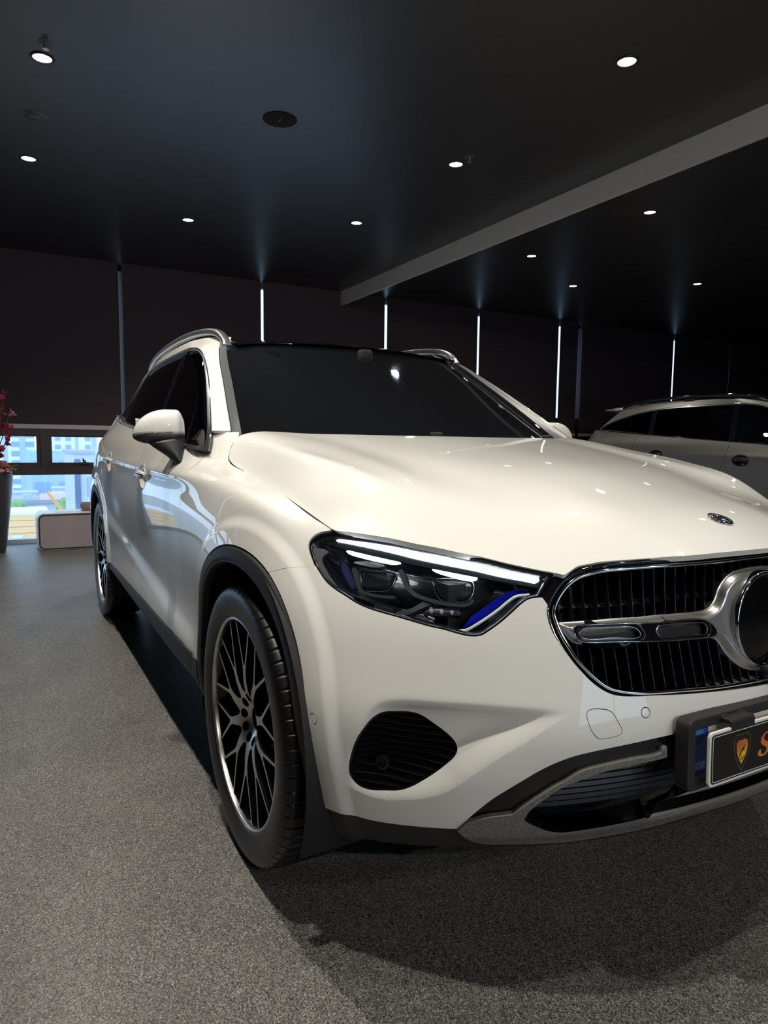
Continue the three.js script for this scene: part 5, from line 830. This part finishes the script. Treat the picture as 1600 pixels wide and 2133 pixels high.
function addMirror(car, s) {
  const m = sub(car, 'door_mirror'); m.position.set(s * 0.962, 1.125, -0.86); m.scale.x = s < 0 ? 1 : -1; // local: -x outwards
  // shell of cross-sections along x; front bulges towards +z
  const sec = (x, half) => { const t = clamp((x + 0.075) / 0.170, 0, 1);                   // 0 at the outer tip
    const top = -0.012 + 0.088 * (1 - (1 - Math.min(t / 0.72, 1)) ** 2.2) ** 0.6 * (1 - 0.34 * clamp((t - 0.84) / 0.16, 0, 1) ** 3) + 0.002, bot = -0.022 - 0.024 * (1 - (1 - Math.min(t / 0.4, 1)) ** 2) ** 0.6 + 0.010 * sstep(0.7, 1, t), fr = 0.055 * Math.sqrt(Math.max(0.02, 1 - (1 - t) ** 2.6)) * (1 - 0.35 * sstep(0.82, 1, t)), bk = -0.045 * Math.sqrt(Math.max(0.02, 1 - (1 - t) ** 3));
    const ring = [], n = 28, split = -0.012 + 0.0 * t;
    for (let k = 0; k <= n; k++) { const q = half > 0 ? k / n * Math.PI : Math.PI + k / n * Math.PI; const c = Math.cos(q), sn = Math.sin(q); const z = (c > 0 ? fr : -bk) * Math.sign(c) * Math.abs(c) ** 0.75, y = split + (sn > 0 ? top - split : split - bot) * Math.sign(sn) * Math.abs(sn) ** 0.8; ring.push(V3(x, y, z - 0.008 * (1 - t))); }
    return ring; };
  const xs = []; for (let i = 0; i <= 30; i++) { const t = i / 30; xs.push(-0.0755 + 0.171 * (t < 0.5 ? 2 * t * t * 0.999 + 0.0005 : 1 - 2 * (1 - t) ** 2 * 0.9995)); }
  put(m, 'cap', loft(xs.map(x => sec(x, 1))), PAINT); put(m, 'lower_shell', loft(xs.map(x => sec(x, -1))), CLAD);
  put(m, 'turn_signal', tube(xs.slice(3, 20).map(x => { const r = sec(x, 1); const p = r[1].clone(); p.y -= 0.009; p.z -= 0.001; return p; }), 0.0032, 40, 6), phys(0.10, 0.10, 0.10, 0.08, { clearcoat: 1 }));
  put(m, 'mirror_glass', rbox(0.145, 0.078, 0.004, 0.002, 0.012, 0.006, -0.046), phys(0.5, 0.52, 0.55, 0.02, { metalness: 1 }));
  // foot: from under the shell down to the door
  const foot = []; for (let i = 0; i <= 14; i++) { const t = i / 14, x = lerp(0.035, 0.073, t ** 0.8), y = lerp(-0.030, -0.120, t), z = lerp(0.012, 0.05, t), w = lerp(0.062, 0.017, sstep(0, 0.95, t)) , d = lerp(0.045, 0.052, t); const ring = []; for (let k = 0; k < 18; k++) { const q = k / 18 * Math.PI * 2; ring.push(V3(x + Math.cos(q) * w * (t < 0.9 ? 1 : 1 - (t - 0.9) * 6), y + 0.2 * Math.cos(q) * w * (1 - t), z + Math.sin(q) * d)); } foot.push(ring); }
  put(m, 'foot', loft(foot), CLAD);
}
function addInterior(car) {
  const c = sub(car, 'cabin'), D = std(0.012, 0.012, 0.014, 0.7), L = std(0.02, 0.019, 0.018, 0.6);
  put(c, 'dashboard', loft([[-0.50, 1.0, 0.985], [-0.62, 1.06, 0.97], [-0.85, 1.07, 0.90], [-1.02, 1.02, 0.75]].map(([z, y, yb]) => [V3(-0.72, yb, z), V3(0.72, yb, z), V3(0.72, y - 0.02, z), V3(0.4, y, z), V3(-0.4, y, z), V3(-0.72, y - 0.02, z)])), D);
  put(c, 'floor', box(1.5, 0.05, 2.4, 0, 0.45, -1.9), D);
  const w = new THREE.TorusGeometry(0.185, 0.015, 12, 48); w.rotateX(-0.45); w.translate(0.36, 1.0, -1.14); put(c, 'steering_wheel', w, L);
  const hub = rbox(0.2, 0.1, 0.05, 0.03); hub.rotateX(-0.45); hub.translate(0.36, 0.98, -1.14); put(c, 'steering_hub', hub, L);
  for (const x of [-0.37, 0.37]) { const b = rbox(0.5, 0.62, 0.14, 0.06, x, 1.0, -1.85); b.translate(0, 0, 0); put(c, 'front_seat_back', b, L); put(c, 'front_headrest', rbox(0.27, 0.18, 0.11, 0.05, x, 1.38, -1.92), L); put(c, 'front_seat', rbox(0.52, 0.16, 0.54, 0.06, x, 0.66, -1.58), L); }
  put(c, 'rear_bench', rbox(1.3, 0.6, 0.16, 0.06, 0, 1.0, -2.75), L);
  put(c, 'rear_view_mirror', rbox(0.24, 0.065, 0.03, 0.02, 0, 1.40, -1.12), D); put(c, 'mirror_stem', rbox(0.07, 0.11, 0.05, 0.02, 0, 1.455, -1.10), D);
  const tagS = new THREE.Shape([[-0.04, -0.06], [0.04, -0.06], [0.04, 0.04], [0.02, 0.065], [-0.02, 0.065], [-0.04, 0.04]].map(p => new THREE.Vector2(...p))); const tg = new THREE.ExtrudeGeometry(tagS, { depth: 0.002, bevelEnabled: false }); tg.rotateX(-0.15); tg.translate(-0.03, 1.245, -0.93); put(c, 'hanging_tag', tg, std(0.5, 0.5, 0.5, 0.6)); put(c, 'tag_cord', tube([[-0.03, 1.31, -0.94], [-0.02, 1.36, -1.0], [0, 1.39, -1.08]], 0.0015, 12, 5), D);
  put(c, 'dash_paper', box(0.32, 0.002, 0.07, 0.0, 1.072, -0.70), std(0.55, 0.55, 0.55, 0.7));
  put(c, 'headliner', box(1.1, 0.02, 1.9, 0, 1.49, -2.3), D);
}
function addPlates(car) {
  const pl = sub(car, 'number_plate'); pl.position.set(-0.012, 0.487, 0.838); pl.rotation.x = -0.03;
  const roundRect = (w, h, r) => { const s = new THREE.Shape(); s.moveTo(-w / 2 + r, -h / 2); s.lineTo(w / 2 - r, -h / 2); s.absarc(w / 2 - r, -h / 2 + r, r, -Math.PI / 2, 0); s.lineTo(w / 2, h / 2 - r); s.absarc(w / 2 - r, h / 2 - r, r, 0, Math.PI / 2); s.lineTo(-w / 2 + r, h / 2); s.absarc(-w / 2 + r, h / 2 - r, r, Math.PI / 2, Math.PI); s.lineTo(-w / 2, -h / 2 + r); s.absarc(-w / 2 + r, -h / 2 + r, r, Math.PI, Math.PI * 1.5); return s; };
  const ext = (s, d, z, bev = 0.002) => { const g = new THREE.ExtrudeGeometry(s, { depth: d, bevelEnabled: bev > 0, bevelSize: bev, bevelThickness: bev, bevelSegments: 2, curveSegments: 8 }); g.translate(0, 0, z); return g; };
  const fr = roundRect(0.568, 0.138, 0.014), hole = roundRect(0.535, 0.106, 0.008); fr.holes.push(new THREE.Path(hole.getPoints(8).reverse()));
  put(pl, 'frame', ext(fr, 0.026, -0.004, 0.003), CLAD);
  put(pl, 'backing', box(0.55, 0.12, 0.008, 0, 0, 0.0), DARK);
  const face = (w, h, tex, z, name, mat) => { const g = new THREE.PlaneGeometry(w, h); g.translate(0, 0, z); return put(pl, name, g, mat ?? phys(1, 1, 1, 0.35, { map: tex, clearcoat: 0.3 })); };
  const canvas = (w, h, draw) => { const c = document.createElement('canvas'); c.width = w; c.height = h; draw(c.getContext('2d')); const t = new THREE.CanvasTexture(c); t.colorSpace = THREE.SRGBColorSpace; return t; };
  put(pl, 'registration_plate', box(0.524, 0.103, 0.002, 0, -0.001, 0.010), std(0.75, 0.75, 0.74, 0.4));
  face(0.052, 0.101, canvas(256, 512, x => { x.fillStyle = '#1d4fae'; x.fillRect(0, 0, 256, 512); x.fillStyle = '#153a8c'; x.fillRect(0, 300, 256, 212); x.lineWidth = 6; x.strokeStyle = '#5f8fe0'; x.beginPath(); x.arc(122, 130, 88, 0, 7); x.stroke(); x.fillStyle = '#3f8fe0'; x.beginPath(); x.arc(122, 130, 78, Math.PI, 0); x.arc(161, 130, 39, 0, Math.PI); x.arc(83, 130, 39, 0, Math.PI, true); x.fill(); x.fillStyle = '#1a2f7a'; x.beginPath(); x.arc(122, 130, 78, 0, Math.PI); x.arc(83, 130, 39, Math.PI, 0, true); x.arc(161, 130, 39, Math.PI, 0); x.fill(); x.strokeStyle = '#4878d0'; x.lineWidth = 4; x.beginPath(); x.arc(120, 330, 60, 3.2, 4.4); x.stroke(); x.font = 'italic bold 96px sans-serif'; x.strokeStyle = '#8fb4ff'; x.lineWidth = 5; x.strokeText('KOR', 18, 452); }), 0.0115, 'country_band').position.x = -0.236;
  // dealer's black cover plate on its clip
  const cv = sub(pl, 'dealer_cover'); cv.position.set(0.004, -0.004, 0.046); cv.rotation.y = 0.0;
  const pc = (n, g, m) => put(cv, n, g, m);
  pc('plate', ext(roundRect(0.520, 0.106, 0.010), 0.004, -0.002, 0.0012), std(0.82, 0.80, 0.76, 0.4));
  pc('black_field', ext(roundRect(0.512, 0.098, 0.008), 0.0006, 0.0032, 0), std(0.014, 0.013, 0.013, 0.45));
  const line = roundRect(0.505, 0.0915, 0.0065); line.holes.push(new THREE.Path(roundRect(0.5025, 0.089, 0.0055).getPoints(8).reverse())); pc('border_line', ext(line, 0.0004, 0.0038, 0), std(0.8, 0.79, 0.76, 0.4));
  const art = canvas(2048, 384, x => {
    x.fillStyle = '#161413'; x.fillRect(0, 0, 2048, 384);
    // shield with a wing
    const sh = (cx, cy, k) => { x.beginPath(); x.moveTo(cx - 92 * k, cy - 110 * k); x.quadraticCurveTo(cx - 70 * k, cy - 118 * k, cx - 62 * k, cy - 142 * k); x.quadraticCurveTo(cx, cy - 128 * k, cx + 62 * k, cy - 142 * k); x.quadraticCurveTo(cx + 70 * k, cy - 118 * k, cx + 92 * k, cy - 110 * k); x.quadraticCurveTo(cx + 100 * k, cy + 30 * k, cx, cy + 150 * k); x.quadraticCurveTo(cx - 100 * k, cy + 30 * k, cx - 92 * k, cy - 110 * k); x.closePath(); };
    const cx = 360, cy = 192; sh(cx, cy, 1.14); x.lineWidth = 4; x.strokeStyle = '#8a7448'; x.stroke();
    const g = x.createLinearGradient(cx - 70, cy - 100, cx + 60, cy + 100); g.addColorStop(0, '#b5562a'); g.addColorStop(0.35, '#c9742e'); g.addColorStop(0.6, '#f0c630'); g.addColorStop(0.8, '#d99a2c'); g.addColorStop(1, '#b06a2a'); sh(cx, cy, 0.78); x.fillStyle = g; x.fill();
    x.strokeStyle = '#1c1208'; x.lineWidth = 6; for (let k = 0; k < 5; k++) { x.beginPath(); x.moveTo(cx - 40 + k * 6, cy + 46 - k * 4); x.quadraticCurveTo(cx - 10 + k * 3, cy - 22 - k * 2, cx + 50 - k * 2, cy - 62 + k * 16); x.stroke(); }
    x.font = 'italic bold 34px serif'; x.fillStyle = '#1c1208'; x.fillText('Skilled', cx - 52, cy + 72);
    const lg = x.createLinearGradient(0, 70, 0, 320); lg.addColorStop(0, '#c4632c'); lg.addColorStop(0.6, '#d97a2e'); lg.addColorStop(1, '#e08f35'); x.fillStyle = lg; x.font = 'italic bold 300px serif'; x.fillText('SKILLED', 560, 296);
  });
  { const g = new THREE.PlaneGeometry(0.500, 0.0865); g.translate(0, 0, 0.0044); pc('printed_face', g, phys(1, 1, 1, 0.4, { map: art })); }
  const clip = (x) => put(pl, 'cover_clip', merged([rbox(0.075, 0.010, 0.030, 0.004, x, 0.060, 0.034), rbox(0.075, 0.024, 0.006, 0.002, x, 0.050, 0.047), rbox(0.022, 0.008, 0.012, 0.003, x - 0.026, 0.064, 0.022), rbox(0.022, 0.008, 0.012, 0.003, x + 0.026, 0.064, 0.022)]), CLAD);
  clip(-0.155); clip(0.155);
}
const whiteCar = thing('suv_car', 'white SUV with lit headlights in the foreground', 'car');
buildCar(whiteCar);
// ---------- the grey car behind ----------
{
  const g = whiteCar.clone(); g.name = numbered('suv_car'); scene.add(g); tag(g, 'matt grey SUV parked behind at the right edge', 'car'); g.scale.setScalar(1.03); g.position.set(5.95, 0, -1.23);
  const grey = phys(0.085, 0.081, 0.075, 0.46, { metalness: 0.35, clearcoat: 0.25, clearcoatRoughness: 0.35 }), off = phys(0.35, 0.36, 0.38, 0.2, { clearcoat: 1 });
  const drop = []; g.traverse(o => { if (o.isMesh) { if (o.material === PAINT) o.material = grey; if (o.material === DRLM) o.material = off; if (o.material === SATIN || (o.material === CHROME && /handle|strip/.test(o.parent.name))) o.material = BLACKG; } if (o.name === 'number_plate') drop.push(o); if (o.name === 'tyre') o.geometry = WHEEL.tyrePlain; if (o.name === 'handle') o.children.forEach(c => { c.material = BLACKG; }); });
  drop.forEach(o => o.parent.remove(o));
}
// ---------- bench, its things, the planter ----------
{
  const b = thing('window_bench', 'low white bench with rounded corners and a grey front, under the window', 'bench', [-0.33, 0, -6.03]);
  const rr = (w, h, r) => { const s = new THREE.Shape(); s.moveTo(-w / 2 + r, 0); s.lineTo(w / 2 - r, 0); s.absarc(w / 2 - r, r, r, -Math.PI / 2, 0); s.lineTo(w / 2, h - r); s.absarc(w / 2 - r, h - r, r, 0, Math.PI / 2); s.lineTo(-w / 2 + r, h); s.absarc(-w / 2 + r, h - r, r, Math.PI / 2, Math.PI); s.lineTo(-w / 2, r); s.absarc(-w / 2 + r, r, r, Math.PI, Math.PI * 1.5); return s; };
  const ex = (s, d, z, bev) => { const g = new THREE.ExtrudeGeometry(s, { depth: d, bevelEnabled: bev > 0, bevelSize: bev, bevelThickness: bev, bevelSegments: 3, curveSegments: 10 }); g.translate(0, 0.006, z); return g; };
  put(b, 'shell', ex(rr(1.68, 0.362, 0.06), 0.40, -0.20, 0.004), std(0.80, 0.82, 0.84, 0.25));
  const ring = rr(1.66, 0.35, 0.055); ring.holes.push(new THREE.Path(rr(1.635, 0.325, 0.045).getPoints(10).map(p => p.setY(p.y + 0.0125)).reverse())); const rg = ex(ring, 0.006, 0.204, 0); rg.translate(0, 0.006, 0); put(b, 'edge_piping', rg, std(0.03, 0.03, 0.035, 0.5));
  const fp = ex(rr(1.635, 0.325, 0.045), 0.004, 0.203, 0); fp.translate(0, 0.0185, 0); put(b, 'front_panel', fp, std(0.42, 0.37, 0.40, 0.55));
  const cu = tag(put(scene, 'cushion', rbox(0.34, 0.075, 0.24, 0.034, -0.58, 0.4105, -6.10, 5), std(0.30, 0.19, 0.14, 0.9)), 'small brown cushion lying on the white bench', 'cushion'); void cu;
  tag(put(scene, 'brochure', box(0.25, 0.0015, 0.17, -0.88, 0.3735, -6.0), std(0.85, 0.86, 0.87, 0.4)), 'white brochure lying flat on the bench top', 'brochure');
  const p = thing('planter', 'tall dark tapering planter at the left edge of the frame', 'planter', [-1.565, 0, -5.93]);
  put(p, 'pot', lathe(smoothPoly([[0.0, 0.0, 1], [0.115, 0.0, 1], [0.122, 0.03], [0.150, 0.25], [0.178, 0.48], [0.196, 0.66], [0.203, 0.775], [0.200, 0.785, 1], [0.185, 0.785, 1], [0.182, 0.70, 1], [0.0, 0.70, 1]], 5, false), 72), phys(0.045, 0.042, 0.05, 0.35, { clearcoat: 0.2 }));
  put(p, 'soil', cyl(0.18, 0.18, 0.02, 40, 0, 0.71, 0), std(0.05, 0.035, 0.025, 0.95));
  // flower stems, each a thing of its own
  const R = rng(77), stemM = std(0.12, 0.10, 0.06, 0.8), petM = [std(0.30, 0.02, 0.07, 0.7), std(0.42, 0.05, 0.13, 0.7), std(0.20, 0.015, 0.05, 0.7)], pinkM = std(0.70, 0.30, 0.38, 0.7), palePink = std(0.75, 0.42, 0.42, 0.8), greenM = std(0.28, 0.42, 0.07, 0.7);
  const petal = (L, w, cup) => { const pos = [], idx = [], n = 6, m = 4; for (let i = 0; i <= n; i++) { const t = i / n, ww = w * Math.sin(Math.PI * Math.min(1, t * 0.85 + 0.12)) ** 0.8; for (let k = 0; k <= m; k++) { const s = k / m * 2 - 1; pos.push(s * ww, cup * Math.sin(t * 2.2) * L * 0.5 + 0.25 * ww * s * s, t * L); } } for (let i = 0; i < n; i++) for (let k = 0; k < m; k++) { const a = i * (m + 1) + k; idx.push(a, a + 1, a + m + 1, a + 1, a + m + 2, a + m + 1); } const g = new THREE.BufferGeometry(); g.setAttribute('position', new THREE.Float32BufferAttribute(pos, 3)); g.setAttribute('uv', new THREE.Float32BufferAttribute(new Float32Array(pos.length / 3 * 2), 2)); g.setIndex(idx); g.computeVertexNormals(); return g; };
  const bloom = (n, L, w, cup, tilt) => { const l = []; for (let k = 0; k < n; k++) { const g = petal(L, w, cup); g.rotateX(-tilt); g.rotateY(k / n * Math.PI * 2); l.push(g); } return merged(l); };
  const stemThing = (name, label, cat, pts, group) => { const t = thing(name, label, cat, [-1.565, 0.72, -5.93], group); put(t, 'stem', tube(pts, 0.005, 24, 6), stemM); return t; };
  const orchids = [[[0, 0, 0], [0.02, 0.3, 0.02], [0.09, 0.62, 0.02], [0.13, 0.80, 0.02]], [[0.02, 0, 0.03], [0.08, 0.2, 0.05], [0.155, 0.36, 0.06], [0.175, 0.50, 0.06]], [[-0.03, 0, 0], [-0.05, 0.4, 0], [-0.02, 0.75, 0.02], [0.02, 0.98, 0.02]], [[0, 0, -0.03], [0.05, 0.3, -0.04], [0.12, 0.55, -0.03], [0.10, 0.72, -0.02]]];
  const whereO = ['tallest spray, leaning to the window', 'low spray nearest the window pane', 'leftmost spray, cut by the frame edge', 'middle spray behind the pink flower'];
  orchids.forEach((pts, q) => { const t = stemThing('crimson_flower_spray', 'crimson artificial flower spray in the planter, ' + whereO[q], 'flower', pts, 'crimson sprays in the planter'); const c = new THREE.CatmullRomCurve3(pts.map(a => new THREE.Vector3(...a)));
    for (let k = 0; k < 9; k++) { const u = 0.34 + 0.66 * k / 8, P = c.getPoint(u), o = put(t, 'blossom', bloom(5, 0.045 + 0.012 * R(), 0.022, 0.5, 0.5 + 0.5 * R()), petM[Math.floor(R() * 3)]); const an = R() * 6.28; o.position.set(P.x + Math.cos(an) * 0.024, P.y, P.z + Math.sin(an) * 0.024); o.rotation.set(0.9 * Math.cos(an) + R() - 0.5, R() * 6, -0.9 * Math.sin(an) + R() - 0.5); } });
  { const t = stemThing('pink_lily', 'pink open star-shaped flower above the planter', 'flower', [[0.03, 0, 0.04], [0.08, 0.25, 0.07], [0.16, 0.50, 0.09], [0.185, 0.60, 0.10]]); const o = put(t, 'bloom', bloom(7, 0.075, 0.016, 0.35, 0.75), pinkM); o.position.set(0.185, 0.60, 0.10); o.rotation.set(0.5, 0.2, -0.9); }
  { const t = stemThing('pink_carnation', 'pale pink ruffled ball flower at the planter rim', 'flower', [[0.06, 0, 0.08], [0.10, 0.04, 0.10], [0.13, 0.085, 0.12]]); const l = []; for (let k = 0; k < 60; k++) { const g = petal(0.078, 0.022, 0.3); const u = R() * 2.2 - 0.9, an = R() * 6.283; g.rotateX(-u); g.rotateY(an); l.push(g); } const o = put(t, 'bloom', merged(l), palePink); o.position.set(0.125, 0.10, 0.12); }
  { const t = stemThing('leaf_sprig', 'sprig of bright green leaves at the planter rim', 'leaves', [[0.10, 0, 0.06], [0.16, 0.06, 0.07], [0.21, 0.09, 0.08]]); for (const [x, y, z, a] of [[0.19, 0.085, 0.08, 1.2], [0.22, 0.075, 0.09, 0.3], [0.17, 0.11, 0.07, 2.2], [0.205, 0.12, 0.07, 1.7]]) { const o = put(t, 'leaf', petal(0.055, 0.02, 0.3), greenM); o.position.set(x, y, z); o.rotation.set(-0.4, a, 0.2); } }
  { const t = stemThing('dry_twigs', 'thin dry twigs rising from the flowers', 'twigs', [[0.02, 0.2, 0], [0.10, 0.55, 0.02], [0.15, 0.86, 0.03]]); for (const pts of [[[0.02, 0.2, 0.02], [0.12, 0.6, 0.03], [0.185, 0.85, 0.03]], [[0.0, 0.2, 0.0], [0.08, 0.6, 0.0], [0.12, 0.9, 0.0]]]) put(t, 'twig', tube(pts, 0.0022, 16, 5), stemM); }
}
renderer.render(scene, camera);
